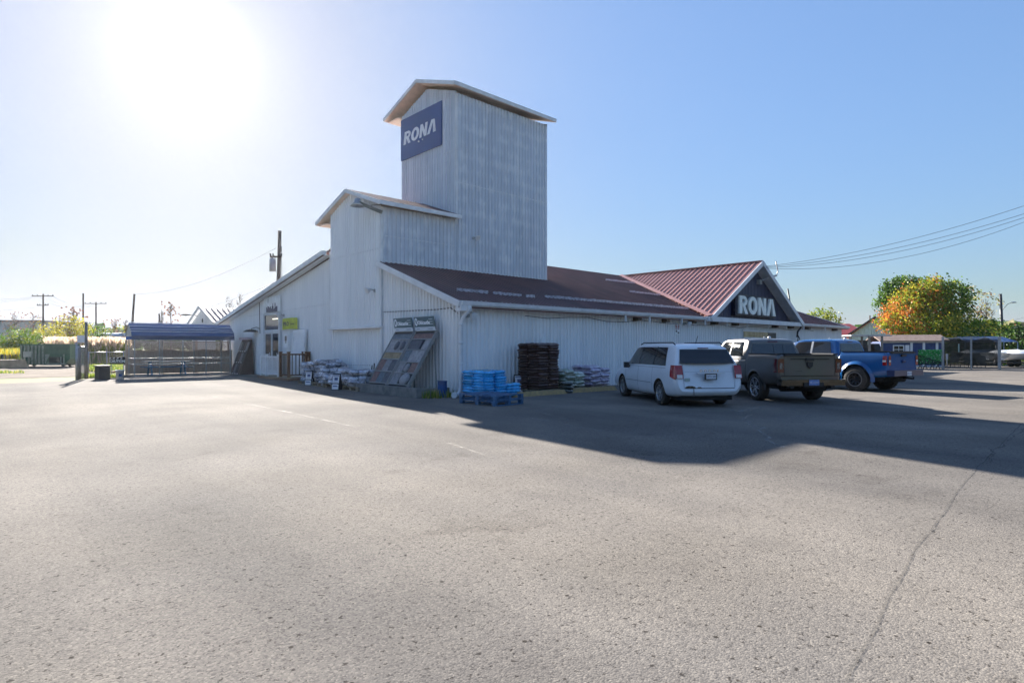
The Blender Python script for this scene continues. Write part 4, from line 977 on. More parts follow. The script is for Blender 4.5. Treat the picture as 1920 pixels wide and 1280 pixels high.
for i, (x, y, rz) in enumerate(((-1.05, 8.75, .06), (-1.15, 7.25, -.05), (-1.0, 5.75, .08), (-1.15, 4.55, .0))):
    pallet((x, y, gz(y)), rz + pi / 2, PAL, ['bare wood pallet under the tall grey bag heap beside the deck', 'bare wood pallet under the sagging middle of the grey bags', 'bare wood pallet under the low grey bags', 'bare wood pallet under the grey bags next to the stone display'][i], 'wood pallets by the gable wall')
k = 0
def heap(cx, cy, layers, cols, lab, tilt=.12):
    global k
    for L in range(layers):
        for c_ in range(cols):
            for d_ in (0, 1):
                x = cx - .25 + d_ * .52 + rr.uniform(-.05, .05); y = cy + (c_ - (cols - 1) / 2) * .46 + rr.uniform(-.05, .05) + (L % 2) * .05
                if L > layers * .55 and rr.random() < .25: continue
                put_bag(sb, 'stone_bag', (x, y, gz(cy) + .145 + L * .105), (rr.uniform(-tilt, tilt), rr.uniform(-tilt, tilt), rr.uniform(-.25, .25) + (pi / 2 if rr.random() < .15 else 0)), '%s, %s %s, %s layer' % (lab, ('wall-side', 'outer')[1 - d_], ('right', 'left')[c_], lay(L, layers)), GB, k); k += 1
heap(-1.0, 8.6, 7, 2, 'grey stone bag, heap nearest the deck'); heap(-.9, 7.65, 8, 2, 'grey stone bag, peak of the heap')
heap(-1.1, 6.75, 5, 2, 'grey stone bag, sagging middle heap'); heap(-1.15, 5.8, 3, 2, 'grey stone bag, lowest heap'); heap(-1.1, 4.75, 5, 2, 'grey stone bag, heap by the display')
# blue bags
BLUE = mat('blue_bag_plastic', (.01, .20, .50), .28, c2=(.06, .46, .80), vs=7, rnd=.3, spec=.6); BLUP = mat('blue_bag_green_print', (.10, .16, .01), .4, c2=(.02, .28, .55), vs=5)
bb = bagset('blue_bag', BLUE, '', .62, .48, .135, print_m=BLUP)
pallet((.16, -1.05, 0), 0, PAL, 'wood pallet under the blue bags at the building corner', 'wood pallets by the long wall', 1.1, 1.1)
for L in range(8):
    for c_ in range(2):
        if L > 6 and c_ == 1 and rr.random() < .5: continue
        for d_ in (0, 1):
            put_bag(bb, 'blue_bag', (-.08 + c_ * .5 + rr.uniform(-.02, .02), -1.32 + d_ * .52 + rr.uniform(-.03, .03), .145 + L * .088), (rr.uniform(-.05, .05), rr.uniform(-.05, .05), pi / 2 + rr.uniform(-.1, .1)), 'blue bag by the downspout, %s row, %s column, %s' % (('front', 'back')[d_], ('left', 'right')[c_], lay(L, 8)), 'blue bags', L + c_)
for L in range(4): put_bag(bb, 'blue_bag', (1.02, -1.35, .03 + L * .1), (0, 0, rr.uniform(-.2, .2)), 'green-printed blue bag, %s in the short pile' % lay(L, 4), 'short pile of blue bags', L)
# two blue pallets
for i in range(2): pallet((-.98, -2.72, .001 + i * .147), R(3) + i * .03, PALB, ['lower of two stacked blue pallets by the corner', 'upper of two stacked blue pallets by the corner'][i], 'stacked blue pallets', 1.15, 1.5)
# brown mulch
BRO = mat('brown_bag_plastic', (.060, .032, .026), .4, c2=(.11, .062, .048), vs=6, rnd=.3, spec=.5)
mbg = bagset('mulch_bag', BRO, '', .57, .53, .135)
for x0, lay_n, lab in ((2.88, 17, 'brown mulch bag in the tall stack'),):
    pallet((x0, -.85, 0), 0, PAL, 'wood pallet under the tall brown mulch stack', 'wood pallets by the long wall', 1.12, 1.1)
    for L in range(lay_n):
        for c_ in (0, 1):
            for d_ in (0, 1):
                put_bag(mbg, 'mulch_bag', (x0 - .28 + c_ * .56 + rr.uniform(-.025, .025), -1.12 + d_ * .52 + rr.uniform(-.02, .02), .145 + L * .094), (rr.uniform(-.04, .04), rr.uniform(-.03, .03), rr.uniform(-.06, .06) + (pi / 2 if L % 2 else 0)), '%s, %s %s column, %s' % (lab, ('front', 'back')[d_], ('left', 'right')[c_], lay(L, lay_n)), 'brown mulch bags', L * 2 + c_)
# white and green bags
WGR = mat('white_green_bag', (.20, .26, .14), .35, c2=(.60, .62, .60), vs=5, rnd=.2, spec=.6); WPU = mat('white_purple_bag', (.30, .22, .36), .35, c2=(.62, .61, .66), vs=5, rnd=.15, spec=.6); BLK = mat('black_bag_plastic', (.02, .025, .02), .3, c2=(.16, .17, .15), vs=6, spec=.6)
wg = bagset('soil_bag', WGR, '', .64, .5, .165); wp = bagset('soil_bag', WPU, '', .64, .5, .165); bk = bagset('soil_bag', BLK, '', .62, .46, .14)
for x0, ms, lay_n, lab, gp_ in ((4.3, wg, 6, 'white and green soil bag', 'white and green soil bags'), (5.8, wp, 7, 'white and purple soil bag', 'white and purple soil bags')):
    pallet((x0, -.85, 0), 0, PAL, 'wood pallet under the ' + gp_, 'wood pallets by the long wall', 1.2, 1.1)
    for L in range(lay_n):
        for c_ in (0, 1):
            for d_ in (0, 1):
                if L == lay_n - 1 and rr.random() < .3: continue
                put_bag(ms, 'soil_bag', (x0 - .3 + c_ * .58 + rr.uniform(-.04, .04), -1.12 + d_ * .5 + rr.uniform(-.03, .03), .145 + L * .105), (rr.uniform(-.07, .07), rr.uniform(-.07, .07), pi / 2 * (L % 2) + rr.uniform(-.1, .1)), '%s, %s %s, %s' % (lab, ('front', 'back')[d_], ('left', 'right')[c_], lay(L, lay_n)), gp_, L + c_)
for i, (x, y, z) in enumerate(((3.72, -1.5, .0), (3.76, -1.45, .12), (3.7, -1.4, .25))): put_bag(bk, 'soil_bag', (x, y, z), (.1, .1, .5 * i), ('bottom', 'middle', 'top')[i] + ' black soil bag in the small pile right of the mulch', 'black soil bags', i)
# parcel on top of the mulch
t = empty('white_cover', (3.3, -.6, 1.74), .3, 'white plastic board standing on top of the mulch', 'board'); t.rotation_euler = (0, .25, .3)
mb = MB(); mb.prism([(0, 0, 0), (.22, 0, 0), (.24, 0, .3), (.1, 0, .42), (-.02, 0, .2)], (0, .05, 0)); mb.build('board', WHITE, t)
# price signs
PAP = mat('price_paper', (.68, .70, .74), .6)
def price_sign(loc, rz, label, two=True, h=.62):
    t = empty('price_sign', loc, rz, label, 'sign', 'black price signs with white sheets')
    mb = MB(); mb.prism([(-.17, 0, 0), (.17, 0, 0), (.16, .10, h), (-.16, .10, h)], (0, .02, 0)); mb.prism([(-.17, .24, 0), (.17, .24, 0), (.16, .125, h), (-.16, .125, h)], (0, .02, 0)); mb.build('sign_stand', BLACK, t)
    mb = MB(); 
    def q(z0, z1, w): mb.prism([(-w, z0 / h * .1 - .004, z0), (w, z0 / h * .1 - .004, z0), (w, z1 / h * .1 - .004, z1), (-w, z1 / h * .1 - .004, z1)], (0, -.004, 0))
    q(h * .42, h * .93, .145)
    if two: q(h * .04, h * .36, .14)
    mb.split('price_sheet', PAP, t)
    mb = MB()
    def q2(z0, z1, a, b): mb.prism([(a, z0 / h * .1 - .01, z0), (b, z0 / h * .1 - .01, z0), (b, z1 / h * .1 - .01, z1), (a, z1 / h * .1 - .01, z1)], (0, -.002, 0))
    q2(h * .85, h * .90, -.13, .13); q2(h * .58, h * .76, -.06, .09); q2(h * .48, h * .5, -.1, .1)
    if two: q2(h * .2, h * .27, -.1, .1)
    mb.build('printed_text', mat('sign_ink', (.08, .10, .22), .6), t)
for px, py, lab, tw in ((925, 733, 'price sign in front of the blue bags', False), (974, 737, 'price sign left of the brown mulch stacks', True), (1029, 732.5, 'price sign in front of the brown mulch', True), (1082, 729.5, 'price sign in front of the green and white bags', True), (1126, 727.5, 'price sign in front of the purple and white bags', True)):
    price_sign(G(px, py), -.35, lab, tw, .66)
for px, py, lab in ((577, 722.5, 'tilted price sign at the left end of the grey bags'), (602, 724, 'price sign leaning by the middle of the grey bags'), (628, 731, 'price sign in front of the low grey bags')):
    price_sign(G(px, py), R(-62), lab, True, .62)
# yellow parking curbs
YEL = mat('worn_yellow_concrete', (.30, .22, .12), .85, c2=(.46, .32, .14), vs=9)
for (a, b, lab) in (((969, 744.5), (1064, 738), 'yellow concrete wheel stop in front of the mulch'), ((1074, 736.5), (1158, 731), 'yellow concrete wheel stop nearest the minivan')):
    p, q = G(*a), G(*b); d = (q - p).normalized(); s_ = V((-d.y, d.x, 0)) * .2; e = d * .12
    mb = MB(); lp = [V((0, 0, 0)), s_, s_ * .8 + V((0, 0, .15)), s_ * .2 + V((0, 0, .15))]; L0 = (q - p)
    A = [lp[0], lp[1], lp[2] + e, lp[3] + e]; Bq = [L0 + lp[0], L0 + lp[1], L0 + lp[2] - e, L0 + lp[3] - e]
    mb.add(A + Bq, [(0, 1, 2, 3), (7, 6, 5, 4), (0, 4, 5, 1), (1, 5, 6, 2), (2, 6, 7, 3), (3, 7, 4, 0)])
    o = mb.build('wheel_stop', YEL, None, p, fixn=True); tag(o, lab, 'wheel stop', 'yellow wheel stops')
# stone displays leaning on the gable wall
t = empty('planter_kerb', (-1.45, 0, 0), 0, 'low concrete kerb block under the stone sample boards', 'kerb')
mb = MB(); mb.box(-.12, .25, 0, .12, 4.25, .30); mb.box(.12, .25, 0, 1.2, .5, .28); mb.build('concrete_block', mat('dark_concrete', (.13, .13, .13), .9, c2=(.22, .22, .21), vs=4), t)
STN = [mat('stone_%s' % n, c, .8, var=.25, vs=9) for n, c in (('grey', (.20, .21, .23)), ('dark', (.085, .095, .115)), ('pale', (.27, .28, .30)), ('red', (.19, .12, .11)), ('tan', (.25, .20, .12)), ('blue_grey', (.12, .15, .18)))]
def display(yc, wd, lab, tiles, extra):
    base = V((-1.22, yc, .30)); top = V((-.30, yc - .42, 2.2)); a = (top - base); Ln = a.length
    t = empty('stone_display', base, 0, lab, 'display board', 'stone sample display boards')
    Mx = frame((0, 0, 0), (0, -1, 0), a)         # x to the right along the wall, y up the board, z = outward
    mb = MB(); mb.box(-wd / 2, 0, -.06, wd / 2, Ln, 0, M=Mx); mb.build('back_board', mat('display_black', (.02, .022, .026), .5), t)
    mb = MB()
    for x in (-wd / 2 - .03, wd / 2 - .01): mb.box(x, -.02, -.08, x + .04, Ln, .05, M=Mx)
    for y in [r[0] for r in tiles] + [Ln - .02]: mb.box(-wd / 2 + .012, y - .02, .0, wd / 2 - .012, y + .01, .055, M=Mx)
    mb.bar(Mx @ V((wd / 2 - .1, Ln * .9, -.08)), (1.0, Mx[1][0] * wd / 2 - .3, -.3), .04, .04); mb.build('frame', mat('display_frame_grey', (.22, .24, .25), .5), t)
    for y0, y1, cols in tiles:
        x = -wd / 2 + .02; tot = sum(c for c, m_ in cols); 
        for c, m_ in cols:
            w_ = (wd - .04) * c / tot; o = MB(); o.box(x + .008, y0 + .015, .001, x + w_ - .008, y1 - .025, .028, M=Mx)
            if m_ is not None: o.build('stone_sample', STN[m_], t)
            x += w_
    for e in extra:
        mb = MB(); mb.lathe([(.0001, .05), (e[2], .05), (e[2], .0)], 28, M=Mx @ Matrix.Translation((e[0], e[1], .0)) @ Matrix.Diagonal((1, e[3], 1, 1))); mb.build('round_sample', STN[e[4]], t)
    # header sign, nearly upright
    u = V((0, -1, 0)); hz = V((.10, .28, 1)).normalized(); u = V((.0, -1, .28)).normalized() if False else u
    Mh = frame(a * 1.0 + V((-.08, 0, .02)), u, V((.14, 0, 1)))
    shear = Matrix(((1, -.42, 0, 0), (0, 1, 0, 0), (0, 0, 1, 0), (0, 0, 0, 1))); Mh = Mh @ shear
    mb = MB(); mb.box(-wd / 2, .13, -.03, wd / 2, .50, 0, M=Mh); mb.build('header_board', mat('header_green', (.035, .075, .085), .4), t)
    mb = MB(); mb.box(-wd / 2, 0, -.03, wd / 2, .128, .001, M=Mh); mb.build('header_strip', mat('header_strip', (.50, .54, .58), .5), t)
    mb = MB(); put_text(mb, 'Oldcastle', .19, Mh @ Matrix.Translation((-.02, .28, .003)), ext=.002, off=.006)
    for i in range(3): mb.box(.30, .22 + i * .085, .001, .52, .232 + i * .085, .004, M=Mh)
    for i in range(8):
        a0, a1 = 2 * pi * i / 8, 2 * pi * (i + 1) / 8; cx, cy = -wd / 2 + .13, .32
        pt = lambda r1, r2, an: Mh @ V((cx + r1 * cos(an), cy + r2 * sin(an), .002))
        mb.prism([pt(.09, .15, a0), pt(.09, .15, a1), pt(.045, .09, a1), pt(.045, .09, a0)], Mh.to_3x3() @ V((0, 0, .003)))
    mb.build('header_lettering', WHITE, t)
    mb = MB(); mb.box(.22, .05, .002, .5, .075, .004, M=Mh); mb.box(-.5, .05, .002, -.3, .07, .004, M=Mh); mb.build('strip_text', mat('strip_ink', (.10, .14, .2), .5), t)
    return t
display(3.28, 1.22, 'left stone sample board with two dark octagon stones', [
    (.05, .52, [(1, 3), (1, 5), (1, 1)]), (.52, 1.02, [(1, 3), (1, 0), (1, 1)]), (1.02, 1.30, [(1, 4), (1, 4)]), (1.30, 1.82, [(1, 2), (1, 0)]), (1.82, 2.06, [(1, 5)])],
    [(-.02, 1.56, .13, 1.35, 1), (.38, 1.56, .13, 1.35, 1)])
display(1.92, 1.22, 'right stone sample board with an oval stone at its foot', [
    (.05, .50, [(1.1, 0), (1.6, None)]), (.50, .92, [(1.1, 0), (.9, None), (1.1, 3)]), (.92, 1.40, [(1, 5), (1, 2), (1, 2)]), (1.40, 1.82, [(1.9, 1), (.3, None), (.9, 2)]), (1.82, 2.06, [(1, 3)])],
    [(.22, .27, .26, .82, 2), (.0, .70, .12, 1.35, 2)])
# weeds and small things at the corner
def weed_reg(x0, x1, y0, y1):
    return lambda r: (r.uniform(x0, x1), r.uniform(y0, y1))
blades('weeds', [(weed_reg(-1.5, -.3, -.35, .45), 260, .06, .32, .012, (0, 0, 1)), (weed_reg(-1.0, -.1, .6, 1.6), 60, .1, .35, .012, (0,))], 'low weeds growing at the foot of the gable corner')
t = empty('blue_bin', (-.72, .02, 0), .2, 'small blue board box at the corner beside the downspout', 'box')
mb = MB(); mb.prism([(-.05, -.16, 0), (.05, -.16, 0), (.05, .16, 0), (-.05, .16, 0)], (0, 0, .52)); mb.box(-.06, -.17, .52, .06, .17, .54); mb.build('box', mat('box_blue', (.015, .075, .24), .5, var=.3), t)
# deck with sample railings
DK = mat('deck_wood', (.30, .24, .17), .75, var=.3, vs=4, stretch=(5, 1, 1)); DB = mat('brown_rail_wood', (.13, .055, .022), .6, var=.3, vs=6); DD = mat('dark_rail', (.035, .02, .015), .5)
zg = gz(13); t = empty('sample_deck', (-.62, 13.1, zg), 0, 'low wooden deck with white and brown sample railings by the entrance', 'deck')
mb = MB()
for i in range(9): mb.box(-.62 + i * .125, -1.8, .13, -.62 + i * .125 + .115, 1.82, .155)
mb.build('deck_floor', DK, t)
mb = MB(); mb.box(-.64, -1.84, .02, -.60, 1.84, .128); mb.box(-.60, -1.84, .02, .5, -1.80, .128); mb.build('deck_skirt', mat('skirt_wood', (.22, .13, .08), .7), t)
def railrun(name, pts, h, m, top_m, bal, r=.05, parent=t, balm=None, pw=.06):
    for i, (x, y) in enumerate(pts):
        mb = MB(); mb.box(x - pw, y - pw, .155, x + pw, y + pw, h + .08); mb.prism([(x - pw - .01, y - pw - .01, h + .08), (x + pw + .01, y - pw - .01, h + .08), (x + pw + .01, y + pw + .01, h + .08), (x - pw - .01, y + pw + .01, h + .08)], (0, 0, .03)); mb.build('post', m, parent)
    for (x0, y0), (x1, y1) in zip(pts, pts[1:]):
        a, b = V((x0, y0, 0)), V((x1, y1, 0)); d = (b - a).normalized()
        mb = MB(); mb.bar(a + d * pw + V((0, 0, h - .02)), b - d * pw + V((0, 0, h - .02)), .07, .07); mb.bar(a + d * pw + V((0, 0, .27)), b - d * pw + V((0, 0, .27)), .06, .06); mb.build('rail', top_m, parent)
        n = int((b - a).length / bal)
        mb = MB()
        for k_ in range(1, n): q = a.lerp(b, k_ / n); mb.box(q.x - .018, q.y - .018, .30, q.x + .018, q.y + .018, h - .055)
        mb.build('baluster', balm or m, parent)
railrun('white', [(-.5, 1.65), (-.5, .95), (-.5, -.55)], 1.12, WHITE, WHITE, .15)
railrun('brown', [(-.5, -.77), (-.5, -1.7), (.35, -1.7)], 1.25, DB, DB, .15, balm=DD)
railrun('brown', [(.42, -1.2), (.46, -1.72)], 1.25, DB, DB, .1, balm=DD)
# siding sample rack left of the door
t = empty('board_rack', (-.55, 19.35, gz(19)), 0, 'rack of brown siding boards leaning on the wall beside the shelter', 'rack')
mb = MB(); mb.prism([(-.35, .75, 0), (-.35, -.75, 0), (.3, -.75, 1.95), (.3, .75, 1.95)], (.05, 0, 0)); mb.prism([(-.35, -.76, 0), (.45, -.76, 0), (.34, -.76, 1.95), (.29, -.76, 1.95)], (0, .02, 0)); mb.build('back_panel', mat('rack_brown', (.05, .03, .028), .7), t)
for r_ in range(3):
    for c_ in range(4):
        o = MB(); y = .68 - c_ * .36; z0 = .08 + r_ * .62; xx = lambda z: -.35 + .65 * z / 1.95 - .02
        o.prism([(xx(z0), y, z0), (xx(z0), y - .3, z0), (xx(z0 + .5), y - .3, z0 + .5), (xx(z0 + .5), y, z0 + .5)], (-.02, 0, 0)); o.build('siding_sample', [mat('sample_a', (.09, .05, .045), .6), mat('sample_b', (.20, .20, .21), .6), mat('sample_c', (.05, .04, .045), .6)][(r_ * 2 + c_) % 3], t)
mb = MB()
for r_ in range(3):
    for c_ in range(4): y = .6 - c_ * .36; z0 = .03 + r_ * .62; mb.box(xx(z0) - .05, y - .1, z0, xx(z0) - .03, y + .02, z0 + .05)
mb.split('label_clip', WHITE, t)
mb = MB(); mb.box(.1, -.7, 1.95, .35, .7, 2.08); mb.build('top_sign', mat('rack_top', (.5, .42, .46), .6), t)
# ------------------------------------------------------------ cart shelter, fence, bench
sx0, sx1, sy = -5.65, -.95, 20.0; sg = gz(20.5)
t = empty('cart_shelter', (sx0, sy, sg), R(-3), 'open shelter with a rounded blue metal roof on thin steel posts', 'shelter')
Ls = 4.75; BLR = mat('blue_roof_sheet', (.05, .11, .25), .32, metal=.15, var=.05, spec=.7); 
mb = MB(); prof = [(0, 1.93), (0, 2.12), (.10, 2.30), (.35, 2.42), (.62, 2.58), (1.0, 2.80), (1.38, 2.58), (1.65, 2.42), (1.9, 2.30), (2.0, 2.12), (2.0, 1.93)]
for i, ((y0, z0), (y1, z1)) in enumerate(zip(prof, prof[1:])):
    lap = .03 if 1 < i < 9 else 0
    mb.prism([(-.12, y0, z0 + (lap if i < 5 else 0)), (-.12, y1, z1 + (lap if i >= 5 else 0)), (-.12, y1, z1 - .02), (-.12, y0, z0 - .02)], (Ls + .24, 0, 0))
mb.build('roof', BLR, t)
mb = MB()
for y_, z_ in ((.10, 2.345), (.35, 2.465), (.62, 2.625), (.98, 2.84)): mb.box(-.13, y_ - .02, z_ - .012, Ls + .13, y_ + .055, z_ + .012)  # pale strips paint in the sun's highlight bands along the roof laps
mb.split('lap_highlight', mat('painted_lap_highlight', (.70, .74, .80), .35), t)
mb = MB(); 
for x in (-.10, Ls + .08): mb.prism([(x, y, z - .03) for y, z in prof[1:-1]], (.02, 0, 0))
mb.build('end_panel', mat('end_panel', (.30, .32, .34), .5), t)
def post(x, y, par=t, h=1.95, r=.028): 
    mb = MB(); mb.box(x - r, y - r, 0, x + r, y + r, h); return mb.build('post', STEEL, par)
for x in (0.02, 1.15, 2.25, 3.4, 4.65): post(x, .03)
for x in (0.02, 1.6, 3.2, 4.65): post(x, 1.95)
for y in (.03, 1.95):
    for z in (.62, .93, 1.93): mb = MB(); mb.box(.05, y - .018, z - .02, Ls - .1, y + .018, z + .02); mb.build('rail', STEEL, t)
mb = MB(); mb.box(0.0, -.03, .0, Ls - .05, .03, .05); mb.build('base_rail', STEEL, t)
for z in (.62, .93): mb = MB(); mb.box(.005, .06, z - .02, .035, 1.92, z + .02); mb.build('rail', STEEL, t)
FW = mat('old_fence_wood', (.36, .29, .24), .85, c2=(.52, .44, .38), vs=5, stretch=(6, 6, .6))
t = empty('wooden_fence', (-5.55, 22.45, gz(22)), R(-2), 'weathered wooden fence with a lattice top behind the cart shelter', 'fence')
x = 0
mb = MB(); pan = 0
while x < 5.3:
    pan = int(x / 1.9); u = (x % 1.9) / 1.9; h = 1.40 - .09 * sin(pi * u)
    mb.box(x, 0, .03, x + .149, .02, h); 
    if int(x / .15) % 2: mb.box(x + .06, -.022, .03, x + .2, -.001, h)
    x += .150
mb.build('fence_boards', FW, t)
mb = MB()
for i in range(-8, 75):
    for s_ in (1, -1):
        x0 = i * .085; za, zb = 1.30, 1.80; xa, xb = (x0, x0 + .5) if s_ > 0 else (x0 + .5, x0)
        if min(xa, xb) < 0 or max(xa, xb) > 5.35: continue
        mb.bar((xa, -.03 - .008 * s_, za), (xb, -.03 - .008 * s_, zb), .008, .028)
mb.build('lattice', FW, t)
mb = MB(); mb.box(0, -.05, 1.80, 5.35, .03, 1.86); mb.box(0, .021, .4, 5.35, .06, .48); mb.build('fence_rail', FW, t)
for i in range(4): mb = MB(); mb.box(i * 1.75 - .05, .03, 0, i * 1.75 + .05, .12, 1.9); mb.build('fence_post', FW, t)
BW = mat('blue_bench_paint', (.06, .16, .30), .6, var=.25, vs=5)
t = empty('picnic_table', (-3.9, 21.1, gz(21)), R(-3), 'faded blue picnic table under the cart shelter', 'table')
mb = MB()
for i in range(5): mb.box(-1.15, -.36 + i * .145, .72, 1.15, -.36 + i * .145 + .135, .76)
mb.build('table_top', mat('faded_blue_top', (.24, .30, .36), .7), t)
for y in (-.72, .5): mb = MB(); mb.box(-1.15, y, .42, 1.15, y + .25, .46); mb.split('seat', BW, t)
for x in (-.8, .8):
    mb = MB(); mb.bar((x, -.66, 0), (x, -.2, .72), .09, .04, up=(0, 1, 1)); mb.bar((x, .66, 0), (x, .2, .72), .09, .04, up=(0, 1, 1)); mb.box(x - .02, -.7, .36, x + .02, .74, .419); mb.build('leg', BW, t)
# ------------------------------------------------------------ gate, chain link, bins by the grass
LINK = mat('chain_link_wire', (.25, .26, .27), .5, metal=.4)
def chain(mb, p, q, z0, z1, s=.11, w_=.006):
    p, q = V(p), V(q); Ln = (q - p).length; d = (q - p).normalized(); n = int((Ln + z1 - z0) / s)
    for i in range(n + 1):
        for sg_ in (1, -1):
            a = i * s - (z1 - z0); b = i * s
            u0, u1 = max(a, 0), min(b, Ln)
            if u1 - u0 < .01: continue
            zz = lambda u: z0 + (u - a) if sg_ > 0 else z1 - (u - a)
            mb.bar(p + d * u0 + V((0, 0, zz(u0))), p + d * u1 + V((0, 0, zz(u1))), w_, w_)
def linkfence(name, pts, h, lab, cat='fence', posts=True, r=.03):
    P = [G(*p) for p in pts]; t = empty(name, P[0], 0, lab, cat); o = P[0]
    mb = MB()
    for a, b in zip(P, P[1:]): chain(mb, a - o, b - o, .05, h, .12, .007)
    mb.build('wire_mesh', LINK, t)
    for a, b in zip(P, P[1:]): mb = MB(); mb.cyl(a - o + V((0, 0, h)), b - o + V((0, 0, h)), .022, n=8); mb.build('top_rail', STEEL, t)
    for a in P: mb = MB(); mb.cyl(a - o, a - o + V((0, 0, h + .05)), r, n=10); mb.build('post', STEEL, t)
    return t
linkfence('chain_link_fence', [(166, 702), (200, 701), (232, 700)], 1.22, 'chain link fence between the grass and the cart shelter')
linkfence('chain_link_gate', [(147, 711), (161, 707)], 1.55, 'narrow chain link gate beside the tall wooden post', 'gate')
def simple_post(name, px, py, h, r, lab, m, cat='post', lean=0):
    p = G(px, py); t = empty(name, p, 0, lab, cat); mb = MB(); mb.tube([(0, 0, 0), (lean, 0, h)], [r, r * .85], 10); mb.build('shaft', m, t); return t
OW = mat('grey_pole_wood', (.16, .15, .14), .85, c2=(.26, .24, .22), vs=6, stretch=(6, 6, .5)); PW = mat('brown_pole_wood', (.075, .05, .04), .85, var=.3, vs=4, stretch=(5, 5, .5))
t = simple_post('wooden_post', 161.5, 710, 2.75, .075, 'tall grey wooden post at the narrow gate', OW)
mb = MB(); mb.box(-.35, -.02, 1.75, -.06, .0, 2.1); mb.build('notice', PAP, t)
simple_post('gate_post', 143.5, 712.5, 1.75, .05, 'steel gate post leftmost at the yard entrance', STEEL)
simple_post('gate_post', 149, 711.5, 1.5, .07, 'thick grey gate post beside the steel gate post', OW)
blades('verge_grass', [(rect(150, 232, 29.6, 31.4), 1500, .05, .22, .018, (0, 0, 0, 1)), (rect(165, 232, 36, 44), 2500, .06, .25, .03, (0, 0, 0, 1)), (rect(-40, 45, 33.5, 35), 250, .05, .2, .02, (0, 1))], 'short green grass by the gate and fence')
p = G(192, 711); t = empty('black_bin', p, .2, 'square black planter bin standing on the grass verge', 'planter')
mb = MB(); mb.prism([(-.24, -.24, 0), (.24, -.24, 0), (.24, .24, 0), (-.24, .24, 0)], (0, 0, .62)); mb.box(-.28, -.28, .62, .28, .28, .67); mb.build('tub', mat('bin_dark', (.03, .028, .03), .7), t)
p = G(225, 711.5); t = empty('white_bucket', p, 0, 'white plastic bucket by the shelter post', 'bucket')
mb = MB(); mb.lathe([(.001, 0), (.15, 0), (.18, .42), (.19, .42), (.19, .46), (.165, .46), (.14, .05)], 20); mb.build('pail', WHITE, t)
mb = MB(); mb.prism([(-.09, -.172, .16), (.06, -.176, .16), (.08, -.18, .28), (-.07, -.178, .28)], (0, -.01, 0)); mb.build('pail_label', mat('pail_blue', (.05, .12, .28), .5), t)
p = G(220, 706.5); t = empty('caution_sign', p, R(-47), 'black CAUTION sign board on the chain link fence', 'sign')
mb = MB(); mb.box(-.40, 0, .66, .40, .03, 1.04); mb.build('sign_board', BLACK, t)
mb = MB(); Mx = frame((0, -.003, .80), X, Z3); put_text(mb, 'CAUTION', .185, Mx, ext=.002, off=.006)
for i in range(4): mb.prism([(-.45 + i * .2, -.004, .93), (-.37 + i * .2, -.004, .93), (-.32 + i * .2, -.004, .985), (-.40 + i * .2, -.004, .985)], (0, .003, 0))
mb.build('lettering', WHITE, t)
mb = MB(); mb.cyl((-.33, .02, 0), (-.33, .02, .66), .02); mb.cyl((.33, .02, 0), (.33, .02, .66), .02); mb.build('sign_leg', STEEL, t)
for i, (px, py, z) in enumerate(((209, 706, 0), (216, 704, .14))):
    o = MB(); o.box(-.3, -.18, 0, .3, .18, .12); b_ = o.build('wood_block', mat('orange_wood', (.40, .22, .09), .8, var=.3), None, G(px, py) + V((0, 0, z)), .4 * i); tag(b_, ['lower orange wood block behind the black planter', 'upper orange wood block behind the black planter'][i], 'wood block', 'orange wood blocks')
# dumpster
p = G(86, 687.5); t = empty('dumpster', p, R(-30), 'open green steel roll-off dumpster with ribbed side', 'dumpster')
DG = mat('dumpster_green', (.035, .095, .055), .55, c2=(.06, .14, .085), vs=2.5, bump=.2, bs=8); DGD = mat('dumpster_worn_rib', (.30, .35, .30), .6, c2=(.14, .20, .15), vs=5)
H_, A0, A1, YD = 1.60, -1.6, 1.5, 1.4
mb = MB()
mb.prism([(A0, 0, .15), (A1 - .35, 0, .15), (A1, 0, .55), (A1, 0, H_), (A0, 0, H_)], (0, .06, 0)); mb.prism([(A0, YD, .15), (A1 - .35, YD, .15), (A1, YD, .55), (A1, YD, H_), (A0, YD, H_)], (0, .06, 0))
mb.box(A0, .06, .15, A0 + .06, YD, H_); mb.box(A0 + .06, .06, .15, A1 - .35, YD, .2)
mb.prism([(A1 - .35, .06, .15), (A1 - .35, YD, .15), (A1, YD, .55), (A1, .06, .55)], (-.05, 0, .03)); mb.box(A1 - .06, .06, .56, A1, YD, H_)
mb.build('hull', DG, t)
for i in range(7):
    x = A0 + .08 + i * .22; mb = MB(); mb.box(x, -.10, .2, x + .08, -.001, H_ - .08); mb.build('rib', DGD, t)
mb = MB(); mb.box(A0 - .04, -.1, H_ - .08, A1 + .04, .06, H_ + .04); mb.box(A0 - .06, .06, H_ - .08, A0 + .04, YD, H_ + .04); mb.box(A1 - .04, .06, H_ - .08, A1 + .06, YD, H_ + .04); mb.box(A0, YD, H_ - .06, A1, YD + .1, H_ + .03); mb.build('top_rim', DG, t)
mb = MB(); mb.box(.05, -.12, .18, A1 - .2, -.0, .24); mb.box(.95, -.11, .24, 1.0, -.001, .72); mb.box(1.12, -.11, .24, 1.17, -.001, .9); mb.prism([(0, -.10, .9), (.25, -.10, .9), (.0, -.10, .25)], (0, .09, 0)); mb.build('side_frame', DGD, t)
mb = MB(); mb.box(.2, -.012, .26, 1.1, -.002, .70); mb.build('side_pocket', mat('pocket_dark', (.012, .02, .016), .8), t)
mb = MB(); mb.box(-1.35, -.13, .7, -.85, -.081, 1.1); mb.build('side_plate', mat('worn_plate', (.28, .32, .28), .6), t)
